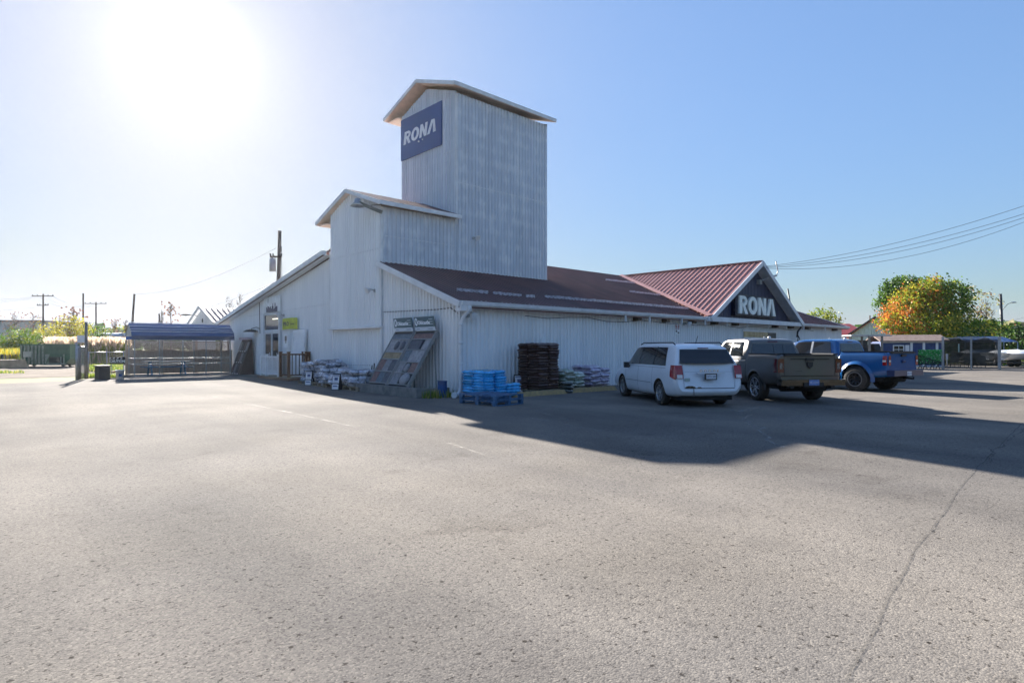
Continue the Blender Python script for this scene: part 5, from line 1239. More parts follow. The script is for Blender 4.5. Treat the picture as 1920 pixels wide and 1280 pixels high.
for x in (A0 + .3, 1.0):
    mb = MB(); mb.cyl((x, .1, .08), (x, .35, .08), .08); mb.cyl((x, YD - .3, .08), (x, YD - .1, .08), .08); mb.split('roller', DARK, t)
# planters, crates, parked blue vehicle, far left
p = G(20, 689); t = empty('sand_pile', p, 0, 'stack of tan paving slabs beside the dumpster', 'slab stack')
mb = MB()
for i in range(4): mb.box(-.9 + .03 * i, -.5, i * .14, .9 - .04 * i, .5, i * .14 + .13)
mb.build('slab', mat('tan_stone', (.36, .28, .19), .85, var=.25), t)
p = G(3, 681); t = empty('grey_planter', p, 0, 'grey tapered planter trough at the left edge', 'planter')
mb = MB(); mb.prism([(-1., -.3, 0), (1., -.3, 0), (1.25, -.45, .75), (-1.25, -.45, .75)], (0, .9, 0)); mb.build('trough', mat('planter_grey', (.07, .075, .09), .8), t)
p = D(0, 62); t = empty('blue_tractor', p, R(20), 'small blue trailer far behind the bush at the left edge', 'trailer')
mb = MB(); mb.box(-2.2, -1, .9, 2.2, 1, 1.9); mb.box(-2.3, -1.05, 1.9, 2.3, 1.05, 2.0); mb.build('box_body', mat('trailer_blue', (.03, .09, .28), .5), t)
mb = MB()
for x in (-1.2, 1.2): mb.cyl((x, -1.0, .4), (x, -.75, .4), .4, n=16); mb.cyl((x, .75, .4), (x, 1.0, .4), .4, n=16)
mb.build('wheel', RUB, t)
# ------------------------------------------------------------ trees and bushes
BARK = mat('bark', (.09, .07, .055), .9, var=.3, vs=6, bump=.5, bs=12)
LG = leafmat('leaf_green', (.11, .20, .02), .35, .4); LD = leafmat('leaf_dark_green', (.05, .105, .02), .35, .35); LY = leafmat('leaf_yellow_green', (.26, .28, .025), .3, .45); LO = leafmat('leaf_orange', (.50, .17, .035), .3, .45); LYY = leafmat('leaf_yellow', (.50, .44, .05), .25, .45); LP = leafmat('leaf_pale', (.36, .33, .20), .3, .4); LR = leafmat('leaf_red_brown', (.22, .10, .06), .3)
LM = [LG, LD, LY, LO, LYY, LP, LR]
def tree(name, loc, blobs, nleaf, ls, pick, label, cat, trunk_h, tr=.18, group=None, limbs=True, seed=1, cluster=.8):
    r = random.Random(seed); t = empty(name, loc, 0, label, cat, group)
    mb = MB(); tot = sum(b[3] * b[4] * b[5] for b in blobs)
    for b in blobs:
        n = int(nleaf * b[3] * b[4] * b[5] / tot); nc = max(6, n // 14); cen = []
        for i in range(nc):
            th = r.uniform(0, 2 * pi); cz = r.uniform(-1, 1); rad = r.uniform(.35, 1.0) ** .45
            rx = sqrt(1 - cz * cz) * rad; p = V((b[0] + b[3] * rx * cos(th), b[1] + b[4] * rx * sin(th), b[2] + b[5] * cz * rad))
            if p.z > .15: cen.append(p)
        for c_ in cen:
            mi0 = pick(c_, r); cs = cluster * r.uniform(.5, 1.1) * min(1, b[5])
            for j in range(14):
                q = c_ + V((r.gauss(0, cs * .45), r.gauss(0, cs * .45), r.gauss(0, cs * .36)))
                if q.z < .1: q.z = .1 + r.random() * .2
                s = ls * r.uniform(.6, 1.3); a = V((r.gauss(0, 1), r.gauss(0, 1), r.gauss(0, 1))).normalized(); bb_ = a.orthogonal().normalized(); cc_ = a.cross(bb_)
                mi = mi0 if r.random() < .8 else pick(q, r)
                mb.add([q - bb_ * s * .5, q + cc_ * s * .33, q + bb_ * s * .55, q - cc_ * s * .33], [(0, 1, 2, 3)], mi)
    if nleaf: mb.build('crown', LM, t)
    mb = MB(); cx = sum(b[0] for b in blobs) / len(blobs) * .4; cy = sum(b[1] for b in blobs) / len(blobs) * .4
    top = V((cx, cy, trunk_h)); mb.tube([(0, 0, -.1), (cx * .2, cy * .2, trunk_h * .5), top], [tr * 1.3, tr, tr * .8], 9)
    if limbs:
        for b in blobs:
            e = V((b[0], b[1], b[2] + b[5] * .3)); m_ = top.lerp(e, .5) + V((0, 0, -.2))
            mb.tube([top - V((0, 0, trunk_h * .15)), m_, e], [tr * .6, tr * .35, tr * .12], 6)
            for j in range(4):
                f = m_.lerp(e, r.random()); g_ = f + V((r.uniform(-1, 1) * b[3] * .7, r.uniform(-1, 1) * b[4] * .7, r.uniform(.1, .9) * b[5] * .8)); mb.tube([f, f.lerp(g_, .5) + V((0, 0, .1)), g_], [tr * .2, tr * .13, tr * .05], 5)
    mb.build('trunk', BARK, t); return t
def local(px, Z, loc):            # offset of a point at (px, depth Z) from loc
    p = D(px, Z, 0) - V((loc[0], loc[1], 0)); return p.x, p.y
def blob(px, py, Z, loc, rw_, rh, rd=None):     # ellipsoid centred where the picture has it
    x, y = local(px, Z, loc); return (x, y, HT(py, Z) - loc[2], rw_, rd or rw_, rh)
# big maple turning orange, dark one behind
L0 = D(1738, 62)
bl = [blob(1725, 585, 62, L0, 3.2, 2.7), blob(1690, 600, 61, L0, 2.1, 1.9), blob(1765, 568, 62, L0, 2.7, 2.6), blob(1752, 540, 62, L0, 1.5, 1.2), blob(1790, 605, 61, L0, 2.0, 1.7), blob(1712, 560, 62, L0, 1.6, 1.3), blob(1745, 612, 60, L0, 3.4, 1.4), blob(1670, 605, 61, L0, 1.3, 1.2), blob(1785, 560, 63, L0, 1.6, 1.8), blob(1735, 555, 62, L0, 1.6, 1.8)]
def pk(p, r):
    u = (V((p[0], p[1], 0))).dot(RGT); h = p.z
    o = .29 * max(0, min(1, (h - 3.6) / 2.5)) * max(0, min(1, (2.6 - u) / 2.5)) + .5 * max(0, min(1, (-u - 2.0) / 2)) * max(0, min(1, (h - 1.8) / 1.6))
    q = r.random()
    if q < o: return 3 if r.random() < .72 else 2
    if u > 1.2: return 0 if r.random() < .6 else (1 if r.random() < .5 else 2)
    return (2 if r.random() < .8 else 4) if r.random() < .62 else (0 if r.random() < .85 else 1)
tree('maple_tree', L0, bl, 19000, .25, pk, 'broad maple tree turning from green to orange behind the fence', 'tree', 2.6, .25, seed=2)
L1 = D(1690, 72); bl = [blob(1690, 560, 72, L1, 2.3, 2.2), blob(1682, 545, 72, L1, 1.9, 1.6), blob(1695, 532, 72, L1, 1.3, 1.1), blob(1718, 540, 72, L1, 1.6, 1.3), blob(1665, 575, 72, L1, 1.5, 1.4), blob(1672, 592, 72, L1, 1.2, 1.2)]
tree('green_tree', L1, bl, 6500, .28, lambda p, r: 0 if r.random() < .45 else 1, 'dark green tree rising behind the left of the orange maple', 'tree', 4, .25, seed=3)
L2 = D(1812, 74); bl = [blob(1800, 560, 74, L2, 2.2, 2.3), blob(1815, 580, 74, L2, 1.9, 1.6), blob(1835, 595, 74, L2, 1.7, 1.3), blob(1845, 570, 74, L2, 2.2, 1.8)]
tree('thin_tree', L2, bl, 620, .3, lambda p, r: 5 if r.random() < .6 else (2 if r.random() < .5 else 6), 'sparse pale tree losing its leaves right of the maple', 'tree', 3, .16, seed=4)
L3 = D(1842, 66); bl = [blob(1848, 622, 66, L3, 2.2, 1.5), blob(1822, 628, 66, L3, 1.7, 1.3), blob(1865, 630, 66, L3, 1.4, 1.1)]
tree('bush', L3, bl, 2400, .26, lambda p, r: [0, 1, 2, 4][min(3, int(r.random() ** 1.5 * 4))], 'rounded green bush between the maple and the leaning pole', 'bush', 1, .1, seed=5)
for i, (px, py, Z, rw_, rh, lab) in enumerate(((1905, 640, 60, 2.3, 1.6, 'dark bush at the right edge behind the white boats'), (1885, 650, 62, 1.8, 1.3, 'dark bush left of the right edge under the blue canopy'), (1790, 640, 66, 2.5, 1.6, 'olive bush behind the mesh fence panels'), (1830, 650, 58, 2.2, 1.4, 'low dark bush behind the right mesh panel'))):
    L4 = D(px, Z); tree('bush', L4, [blob(px, py, Z, L4, rw_, rh), blob(px + 12, py + 8, Z, L4, rw_ * .8, rh * .8), blob(px - 14, py + 6, Z, L4, rw_ * .7, rh * .8)], 1500, .26, lambda p, r: 1 if r.random() < .6 else (0 if r.random() < .6 else 6), lab, 'bush', .8, .08, seed=20 + i)
L5 = D(1545, 85); tree('roofline_tree', L5, [blob(1545, 590, 85, L5, 1.9, 1.2), blob(1558, 598, 85, L5, 1.5, 1.0), blob(1532, 596, 85, L5, 1.2, .9)], 900, .3, lambda p, r: 2 if r.random() < .6 else 0, 'small yellow-green treetop showing over the low roof end', 'tree', 4, .15, seed=8)
L6 = D(1842, 57); tree('hedge', L6, [blob(1775 + 17 * i, 668 - (i * 37 % 7), 57 + i % 2, L6, 1.1, .95, 1.0) for i in range(10)], 5200, .17, lambda p, r: 1 if r.random() < .7 else (6 if r.random() < .4 else 0), 'dark low hedge behind the mesh fence and the white boats', 'hedge', .5, .06, seed=31, limbs=False)
# bushes and small trees, left
specs = [(35, 634, 58, 2.4, 1.7, (2, 0, 0), 'rounded green bush behind the dumpster at the left', 'bush', 2600), (20, 645, 56, 1.8, 1.2, (0, 1, 2), 'low bush spreading in front of the rounded green bush', 'bush', 1200),
         (85, 622, 66, 1.9, 2.0, (4, 4, 2), 'bright yellow sapling above the dumpster', 'tree', 1500), (138, 614, 66, 2.4, 2.0, (4, 4, 2), 'tall yellow tree beside the thin pole', 'tree', 2200), (112, 632, 70, 2.0, 1.2, (4, 6, 2), 'reddish low bush between the two yellow trees', 'bush', 900),
         (72, 636, 62, 1.5, 1.1, (0, 1), 'small dark bush between the green bush and the yellow sapling', 'bush', 700), (172, 622, 72, 2.2, 1.6, (1, 0), 'dark olive bush right of the wooden post', 'bush', 1500), (192, 628, 74, 2.0, 1.2, (0, 1, 5), 'grey-green bush beside the dark olive bush', 'bush', 900), (222, 618, 80, 2.4, 1.3, (4, 2, 0), 'yellow shrub just left of the cart shelter roof', 'bush', 900)]
for i, (px, py, Z, rw_, rh, ms, lab, cat, n) in enumerate(specs):
    L4 = D(px, Z); tree('yellow_tree' if cat == 'tree' else 'bush', L4, [blob(px, py + 5, Z, L4, rw_ * .75, rh * .8), blob(px + 8, py + 13, Z, L4, rw_ * .6, rh * .6), blob(px - 9, py + 11, Z, L4, rw_ * .6, rh * .6), blob(px + 2, py - 3, Z, L4, rw_ * .36, rh * .5)], n, .17, lambda p, r, ms=ms: r.choice(ms), lab, cat, .9, .07, seed=40 + i)
def bare(px, py_top, Z, lab, seed, w_=1.6, m=0):
    r = random.Random(seed); p = D(px, Z); h = HT(py_top, Z) - p.z; t = empty('bare_tree', p, 0, lab, 'tree'); mb = MB(); mb.tube([(0, 0, 0), (.05, 0, h * .5), (0, .1, h)], [.12, .07, .02], 7); mb.build('trunk', BARK, t)
    mb = MB()
    for i in range(26):
        z = h * r.uniform(.35, .95); a = r.uniform(0, 2 * pi); l = w_ * r.uniform(.4, 1) * (1.15 - z / h); e = V((cos(a) * l, sin(a) * l, z + l * r.uniform(.6, 1.3)))
        m_ = V((0, 0, z)).lerp(e, .5) + V((0, 0, -.1)); mb.tube([(0, 0, z), m_, e], [.035, .022, .01], 5)
        for j in range(4): f = m_.lerp(e, r.random()); mb.tube([f, f + V((r.uniform(-.4, .4), r.uniform(-.4, .4), r.uniform(.2, .6)))], [.014, .007], 4)
    mb.build('branches', BARK, t)
    if m:
        mb = MB()
        for i in range(m):
            z = h * r.uniform(.4, 1.05); a = r.uniform(0, 2 * pi); l = w_ * r.random() * .9; q = V((cos(a) * l, sin(a) * l, z)); s = .11
            mb.add([q, q + V((s, 0, s)), q + V((0, s, 2 * s)), q + V((-s, 0, s))], [(0, 1, 2, 3)], 0)
        mb.build('leaves', [LR], t)
bare(320, 572, 70, 'bare tree with a few leaves left of the far white shed', 1, 1.2, 60); bare(303, 580, 72, 'thin bare sapling left of the leafier bare tree', 2, .8)
bare(430, 556, 75, 'bare tree just above the left roof slope', 3, 2.0); bare(450, 552, 77, 'bare tree touching the roof slope, right of its twin', 4, 1.8); bare(236, 600, 70, 'bare sapling behind the left end of the cart shelter', 5, 1.0)
bare(27, 590, 95, 'bare dark tree above the grey warehouse roof', 6, 2.5, 80); bare(62, 592, 96, 'dark spindly tree left of the first power pole', 7, 1.5, 60); bare(112, 597, 98, 'low dark treetop right of the first power pole', 8, 1.6, 60); bare(138, 582, 68, 'thin twiggy tree rising out of the tall yellow tree', 9, 1.6, 120); bare(1850, 560, 72, 'bare branched tree right of the sparse pale tree', 10, 2.0, 30); bare(215, 602, 78, 'thin twiggy tree above the yellow shrub', 12, 1.4, 50)
# reeds and goldenrod
blades('reed_field', [(rect(95, 236, 50, 64), 15000, 1.1, 2.25, .035, (1, 1, 0, 0, 2)), (rect(-80, 110, 49, 62), 7000, .6, 1.35, .05, (3, 3, 0, 1)), (rect(-60, 236, 64, 90), 6000, 1.0, 2.1, .07, (1, 2, 0))], 'tall pink-topped reeds and goldenrod behind the dumpster')
blades('far_grass', [(rect(1880, 2100, 52, 70), 700, .1, .25, .04, (0, 0)), (rect(1700, 1900, 56, 80), 900, .2, .5, .05, (1, 0))], 'rough grass beyond the right fence')
# distant woods
def woods(name, a0, a1, Z, hmin, hmax, n, lab, ls=1.4):
    r = random.Random(9); mb = MB()
    for i in range(n):
        an = R(r.uniform(a0, a1)); dd = Z * r.uniform(1, 1.15); d = FWD * cos(an) + RGT * sin(an); p = CAM + d * dd
        hh = (hmin + (hmax - hmin) * (.5 + .5 * noise.noise(V((an * 22, 3, 0))) + .3 * noise.noise(V((an * 90, 1, 0))))); z = .3 + hh * sqrt(r.random()); s = ls * r.uniform(.6, 1.3)
        a = V((r.gauss(0, 1), r.gauss(0, 1), r.gauss(0, 1))).normalized(); b = a.orthogonal(); c_ = a.cross(b); q = V((p.x, p.y, z))
        mb.add([q - b * s, q + c_ * s * .7, q + b * s, q - c_ * s * .7], [(0, 1, 2, 3)], r.choice((0, 1, 1, 0, 5)))
    o = mb.build(name, LM if name[0] == 'd' else [LD, LD, LR, LR, LR, LR, LR]); tag(o, lab, 'woods', None, 'stuff')
woods('distant_woods', -50, -8, 230, 5, 9, 6000, 'low line of distant trees on the left horizon'); woods('distant_woods', 24, 50, 190, 5, 9, 5000, 'low line of distant trees on the right horizon')
woods('woods_behind', 58, 300, 85, 7, 12, 12000, 'treeline on the far side of the lot, behind the viewer', 1.6)
# ------------------------------------------------------------ poles and wires
def pole(px, py, Z, lab, r=.15, lean=0., arms=(), m=None, extra=None, grp=None):
    p = D(px, Z); h = HT(py, Z) - p.z; t = empty('utility_pole', p, 0, lab, 'utility pole'); mb = MB(); tp = RGT * lean + V((0, 0, h)); mb.tube([(0, 0, -.2), tp], [r, r * .7], 10); mb.build('shaft', m or PW, t)
    for z, w_ in arms:
        mb = MB(); mb.bar(RGT * (-w_ / 2) + V((0, 0, h - z)) - FWD * .1, RGT * (w_ / 2) + V((0, 0, h - z)) - FWD * .1, .12, .12); mb.build('crossarm', m or PW, t)
        mb = MB()
        for k_ in (-.47, -.25, .25, .47): q = RGT * (w_ * k_) + V((0, 0, h - z)) - FWD * .1; mb.cyl(q, q + V((0, 0, .25)), .05, .07, 8)
        mb.build('insulator', DARK, t)
    return t, p, h
A_, pA, hA = pole(81, 551, 100, 'power pole with two crossarms above the yellow sapling', .17, 0, ((.35, 3.6), (1.9, 1.9)))
pole(156, 550, 75, 'thin pole with a small box beside the tall yellow tree', .13); B_, pB, hB = pole(180, 566, 110, 'shorter power pole with one crossarm right of the wooden post', .18, 0, ((.3, 4.0),))
mb = MB()
for i in range(4): mb.box(.1, -.05, hB - 4.3 - i * 1.0, .1 + 1.6, .05, hB - 4.15 - i * 1.0)
for v_ in range(len(mb.v)): q = V(mb.v[v_]); mb.v[v_] = tuple(RGT * q.x + FWD * q.y + V((0, 0, q.z)))
mb.build('step_bracket', DARK, B_)
t, p_L, h_L = pole(243.5, 551, 72, 'reddish leaning pole behind the cart shelter', .16, .55); _, p_S, h_S = pole(298.5, 588, 80, 'short dark pole above the cart shelter roof', .12)
t, pC, hC = pole(518.5, 433, 46, 'tall pole with a transformer behind the left roof slope', .19, .25, ((2.0, .9),))
mb = MB(); q = RGT * -.3 + V((0, 0, hC - 3.1)); mb.cyl(q, q + V((0, 0, .95)), .24, n=18); mb.cyl(q + V((0, 0, .95)), q + V((0, 0, 1.05)), .1, n=8); mb.build('transformer', mat('transformer_grey', (.30, .31, .34), .5), t)
mb = MB(); q = RGT * .35 + V((0, 0, hC - 1.2)); mb.cyl(q, q + V((0, 0, -.4)), .06, n=8); mb.tube([q, RGT * .45 + V((0, 0, hC - 4.5)), RGT * .1 + V((0, 0, hC - 6))], .02, 5); mb.build('fuse_and_lead', DARK, t)
t, pD, hD = pole(1881, 551, 70, 'dark pole with a small lamp arm near the right edge', .19, -.3, ((4.8, 2.6),), m=DARK)
mb = MB(); mb.tube([RGT * -.1 + V((0, 0, hD - 1.9)), RGT * .5 + V((0, 0, hD - 1.2)), RGT * 1.0 + V((0, 0, hD - 1.0))], .03, 5); mb.build('lamp_arm', DARK, t)
mb = MB(); q = RGT * 1.2 + V((0, 0, hD - 1.0)); mb.lathe([(.001, .1), (.25, .05), (.3, -.05), (.001, -.06)], 12, M=Matrix.Translation(q)); mb.build('lamp_head', STEEL, t)
pole(1631, 591, 95, 'thin distant pole above the red roof house', .13)
p = D(364, 56); h = HT(590, 56) - p.z; t = empty('street_lamp', p, 0, 'curved street lamp beside the far white shed', 'street lamp')
mb = MB(); mb.tube([RGT * 1.1, RGT * 1.1 + V((0, 0, h - 1.0)), RGT * .7 + V((0, 0, h - .25)), RGT * .0 + V((0, 0, h)), RGT * -.4 + V((0, 0, h))], .045, 8); mb.build('mast', DARK, t)
mb = MB(); mb.lathe([(.001, .12), (.3, .06), (.42, -.04), (.001, -.1)], 14, M=Matrix.Translation(RGT * -.8 + V((0, 0, h))) @ Matrix.Diagonal((1, .6, 1, 1))); mb.build('lamp_head', DARK, t)
def wire(a, b, sag, lab, r=.018, n=24, m=None, grp='overhead wires'):
    a, b = V(a), V(b); mb = MB(); P = [a.lerp(b, i / n) - V((0, 0, sag * 4 * (i / n) * (1 - i / n))) for i in range(n + 1)]
    mb.tube([q - a for q in P], r, 5); o = mb.build('overhead_wire', m or mat('wire_dark', (.05, .055, .06), .6), None, a); tag(o, lab, 'wire', grp)
apex = V((PX + .15, -.75, PZ - .25))
far = [(1990, 362, 26, 'topmost service wire running from the portico peak to the right'), (1990, 378, 26, 'second service wire from the portico peak, below the topmost'), (1990, 384, 27, 'third service wire from the portico peak'), (1990, 388, 30, 'lowest, most sagging service wire from the portico peak')]
for i, (px, py, Z, lab) in enumerate(far): wire(apex + V((.02 * i, 0, -.04 * i)), D(px, Z, HT(py, Z)), (.45, .5, .62, .95)[i], lab, .010, grp='service wires at the portico')
WM = mat('wire_pale', (.30, .31, .33), .6)
for i, (px, py, dz) in enumerate(((-60, 553, .4), (-60, 562, .4), (-60, 577, 1.9))): wire(D(px, 108, HT(py, 108)), pA + V((0, 0, hA - dz)) + RGT * (-1.2 + i), .6, ('top', 'middle', 'lower')[i] + ' thin wire left of the two-armed power pole', .02, m=WM)
for i in range(3): wire(pA + V((0, 0, hA - .3)) + RGT * (-1.5 + 1.5 * i), pB + V((0, 0, hB - .3)) + RGT * (-1.5 + 1.5 * i), 1.2, ('left', 'middle', 'right')[i] + ' thin wire between the two far power poles', .02, m=WM)
wire(pC + V((0, 0, hC - 1.3)), p_L + V((0, 0, h_L)) + RGT * .5, .9, 'faint wire running left from the transformer pole', .015, m=WM); wire(pC + V((0, 0, hC - 3.9)), p_S + V((0, 0, h_S)), .7, 'lower faint wire running left from the transformer pole', .015, m=WM)
for i in range(3): wire(pD + V((0, 0, hD - 3.2 - i * .9)), D(1990, 66, HT(566 + i * 16, 66)), .4, ('top', 'middle', 'bottom')[i] + ' thin wire running right from the leaning dark pole', .015, m=WM)
wire(pD + V((0, 0, hD - 4.8)), D(1600, 92, HT(612, 92)), .8, 'wire running left from the leaning dark pole behind the trees', .015, m=WM)
# ------------------------------------------------------------ far buildings, left
t = empty('warehouse', D(60, 120), 0, 'long grey warehouse far behind the yellow trees', 'building'); o = D(60, 120); 
def lp(px, Z, z): q = D(px, Z, 0); return V((q.x - o.x, q.y - o.y, z))
mb = MB(); hh = HT(607, 120); A, B_2, C_ = lp(-160, 118, 0), lp(72, 118, 0), lp(142, 130, 0)
for a, b in ((A, B_2), (B_2, C_)):
    d = (b - a).normalized(); mb.ribs(a, d, Z3, V((d.y, -d.x, 0)), (b - a).length, 0, hh, per=.9, dep=.06)
mb.build('wall', mat('warehouse_wall', (.34, .36, .40), .7, var=.1, vs=.5), t)
mb = MB(); mb.bar(A + V((0, 0, hh + .15)), B_2 + V((0, 0, hh + .15)), .6, .35); mb.bar(B_2 + V((0, 0, hh + .15)), C_ + V((0, 0, hh + .15)), .6, .35); mb.build('roof_edge', mat('warehouse_trim', (.12, .10, .12), .7), t)
mb = MB(); mb.add([A + V((0, 0, hh)), B_2 + V((0, 0, hh)), C_ + V((0, 0, hh)), A + FWD * 40 + V((0, 0, hh))], [(0, 1, 2, 3)]); mb.build('roof', MAT['warehouse_trim'], t)
mb = MB()
for f in (.72, .86): q = A.lerp(B_2, f) - FWD * .12; mb.box(q.x - .4, q.y - 1.2, .2, q.x + .1, q.y + 1.2, 3.2)
mb.build('loading_door', mat('door_dark', (.10, .12, .16), .6), t)
t = empty('far_cabin', D(216, 76), TH, 'pale blue-grey tank trailer behind the reeds beside the shelter', 'trailer')
mb = MB(); mb.cyl((-.3, -1.8, 2.3), (-.3, 1.8, 2.3), .75, n=18); mb.build('tank', mat('tank_blue', (.30, .38, .50), .5), t); mb = MB(); mb.box(-.8, -1.8, 1.2, .2, 1.8, 1.6); mb.cyl((-.8, -1.2, .6), (-.6, -1.2, .6), .6); mb.cyl((-.8, 1.2, .6), (-.6, 1.2, .6), .6); mb.build('chassis', DARK, t)
# white shed with brown-striped roof behind the left wing
p = D(404, 46); t = empty('white_shed', p, 0, 'white gabled shed with a striped metal roof behind the left wing', 'building')
q1 = D(404, 46, 0) - p; q0 = W(360, 650, x=D(404, 46).x) - p; q1.z = q0.z = 0; zb_, za_ = HT(607, 46), HT(583, 49)
d = (q1 - q0); d.z = 0; wdt = d.length; d.normalize(); nn = V((d.y, -d.x, 0)); s0 = V((q0.x, q0.y, 0))
mb = MB(); mb.ribs(s0, d, Z3, nn, wdt, 0, lambda u: zb_ + (za_ - zb_) * (1 - abs(u - wdt / 2) / (wdt / 2)), per=.4); mb.build('wall', SID, t)
mb = MB(); bk = -nn * 12; pk_ = s0 + d * (wdt / 2) + V((0, 0, za_ + .1)); rt = s0 + d * (wdt + .3) + V((0, 0, zb_ - .1)); sl_ = rt - pk_; Ls_ = sl_.length; sl_.normalize(); up_ = (-nn).cross(sl_); up_ = up_ if up_.z > 0 else -up_
mb.ribs(pk_ + nn * .3, -nn, sl_, up_, 12, 0, Ls_, per=.42, dep=.035, prof=((0, 0), (.02, 1), (.3, 1), (.32, 0))); lf = s0 - d * .3 + V((0, 0, zb_ - .1)); mb.prism([pk_, lf, lf - V((0, 0, .1)), pk_ - V((0, 0, .1))], bk)
mb.build('roof', mat('striped_shed_roof', (.42, .30, .24), .45, var=.15), t)
mb = MB(); mb.bar(pk_ + nn * .32, rt + nn * .32, .06, .22); mb.bar(pk_ + nn * .32, lf + nn * .32, .06, .22); mb.build('rake_board', TRIM, t)
mb = MB(); c_ = s0 + d * (wdt / 2) + V((0, 0, za_ - 1.0)) + nn * .05; mb.lathe([(.001, .02), (.16, .02), (.18, 0)], 14, M=frame(c_, d, Z3)); mb.build('gable_vent', DARK, t)
# ------------------------------------------------------------ right side: red roof house, sheds, fence
def gable_house(name, lab, px0, px1, Z, py_eave, py_peak, wallm, roofm, depth=8, tw=0.):
    a, b = D(px0, Z, 0), D(px1, Z + tw, 0); p = V((a.x, a.y, 0)); t = empty(name, p, 0, lab, 'building'); d = (b - a); w_ = d.length; d.normalize(); n = V((d.y, -d.x, 0)); ze, zp = HT(py_eave, Z), HT(py_peak, Z)
    mb = MB(); mb.ribs((0, 0, 0), d, Z3, n, w_, 0, lambda u: ze + (zp - ze) * (1 - abs(u - w_ / 2) / (w_ / 2)), per=.3); mb.ribs((0, 0, 0), -n, Z3, -d, depth, 0, ze, per=.3); mb.ribs(d * w_, -n, Z3, d, depth, 0, ze, per=.3); mb.build('wall', wallm, t)
    for nm, sgn_ in (('roof', 0), ('roof', 1)):
        pk_ = d * (w_ / 2) + V((0, 0, zp + .08)) + n * .4; e = d * (-.5 if not sgn_ else w_ + .5) + V((0, 0, ze - .15)) + n * .4; s_ = e - pk_; L_ = s_.length; s_.normalize(); u_ = (-n).cross(s_); u_ = u_ if u_.z > 0 else -u_
        mb = MB(); mb.ribs(pk_, -n, s_, u_, depth + .8, 0, L_, per=.4, dep=.04); mb.prism([pk_, e, e - V((0, 0, .12)), pk_ - V((0, 0, .12))], -n * (depth + .8)); mb.build(nm, roofm, t)
    mb = MB(); mb.bar(pk_ + n * .02, d * -.5 + V((0, 0, ze - .2)) + n * .42, .05, .2); mb.bar(pk_ + n * .02, d * (w_ + .5) + V((0, 0, ze - .2)) + n * .42, .05, .2); mb.build('rake_board', DARK, t)
    return t, d, n, w_, ze, zp
RED = mat('red_roof', (.36, .05, .035), .5, var=.15); SKYW = mat('pale_blue_wall', (.50, .58, .62), .6)
gable_house('red_roof_house', 'pale house with a bright red roof behind the orange maple', 1592, 1700, 82, 630, 597, SKYW, RED, 9, -6)
t = empty('red_roof_wing', D(1604, 84), 0, 'low wing with a bright red roof left of the pale house', 'building'); o = D(1604, 84)
mb = MB(); a, b = D(1578, 86, 0) - o, D(1630, 86, 0) - o; a.z = b.z = 0; z0, z1 = HT(627, 86), HT(608, 92)
mb.prism([a + V((0, 0, z0)), b + V((0, 0, z0)), b + FWD * 5 + V((0, 0, z1)), a + FWD * 5 + RGT * 1.5 + V((0, 0, z1))], (0, 0, -.12)); mb.build('roof', RED, t)
mb = MB(); mb.prism([a + FWD * .3, b + FWD * .3, b + FWD * 4.6, a + FWD * 4.6], (0, 0, z0 - .15)); mb.build('wall', SKYW, t)
# blue garden shed
SB = mat('shed_blue', (.025, .055, .17), .6, var=.2); SR = mat('shed_shingle', (.16, .105, .085), .85, c2=(.26, .19, .16), vs=5)
Zs = 50; a, b = D(1655, Zs, 0), D(1772, Zs - 1, 0); p = V((a.x, a.y, 0)); t = empty('blue_shed', p, 0, 'navy blue garden shed with white trim and brown shingle roof', 'shed'); d = (b - a); w_ = d.length; d.normalize(); n = V((d.y, -d.x, 0))
zt = HT(640, Zs); zr_ = HT(629.5, Zs + 1.5)
mb = MB(); mb.prism([V((0, 0, 0)), d * w_, d * w_ - n * 3, -n * 3], (0, 0, zt)); mb.build('wall', SB, t)
mb = MB(); e0 = n * .3 - d * .3 + V((0, 0, zt - .02)); mb.prism([e0, e0 + d * (w_ + .6), d * (w_ + .3) - n * 1.5 + V((0, 0, zr_)), -d * .3 - n * 1.5 + V((0, 0, zr_))], (0, 0, .08)); mb.prism([-d * .3 - n * 1.52 + V((0, 0, zr_)), d * (w_ + .3) - n * 1.52 + V((0, 0, zr_)), d * (w_ + .3) - n * 3.3 + V((0, 0, zt)), -d * .3 - n * 3.3 + V((0, 0, zt))], (0, 0, .08)); mb.build('roof', SR, t)
def onwall(px): return (D(px, Zs, 0) - a).dot(d)
mb = MB()
for px in (1704, 1725, 1747): u = onwall(px); mb.box(0, 0, 0, 0, 0, 0) if False else mb.prism([d * (u - .09) + n * .01, d * (u + .09) + n * .01, d * (u + .09) + n * .05, d * (u - .09) + n * .05], (0, 0, zt - .12))
mb.prism([n * .01, d * w_ + n * .01, d * w_ + n * .06, n * .06], (0, 0, .1)); q = V((0, 0, zt - .11)); mb.prism([n * .01 + q, d * w_ + n * .01 + q, d * w_ + n * .06 + q, n * .06 + q], (0, 0, .1)); mb.build('trim', WHITE, t)
u = onwall(1682); mb = MB(); f0 = d * (u - .42) + n * .012 + V((0, 0, .75)); mb.prism([f0, f0 + d * .84, f0 + d * .84 + n * .05, f0 + n * .05], (0, 0, 1.05)); w0 = mb.build('window', WHITE, t)
mb = MB()
for i in (0, 1):
    for j in (0, 1, 2): g0 = f0 + d * (.08 + i * .36) + n * .052 + V((0, 0, .08 + j * .31)); mb.prism([g0, g0 + d * .32, g0 + d * .32 + n * .006, g0 + n * .006], (0, 0, .26))
mb.build('pane', GLASS, w0)
mb = MB(); f0 = d * (u + .5) + n * .012 + V((0, 0, .75)); mb.prism([f0, f0 + d * .3, f0 + d * .3 + n * .04, f0 + n * .04], (0, 0, 1.05)); mb.build('shutter', WHITE, t)
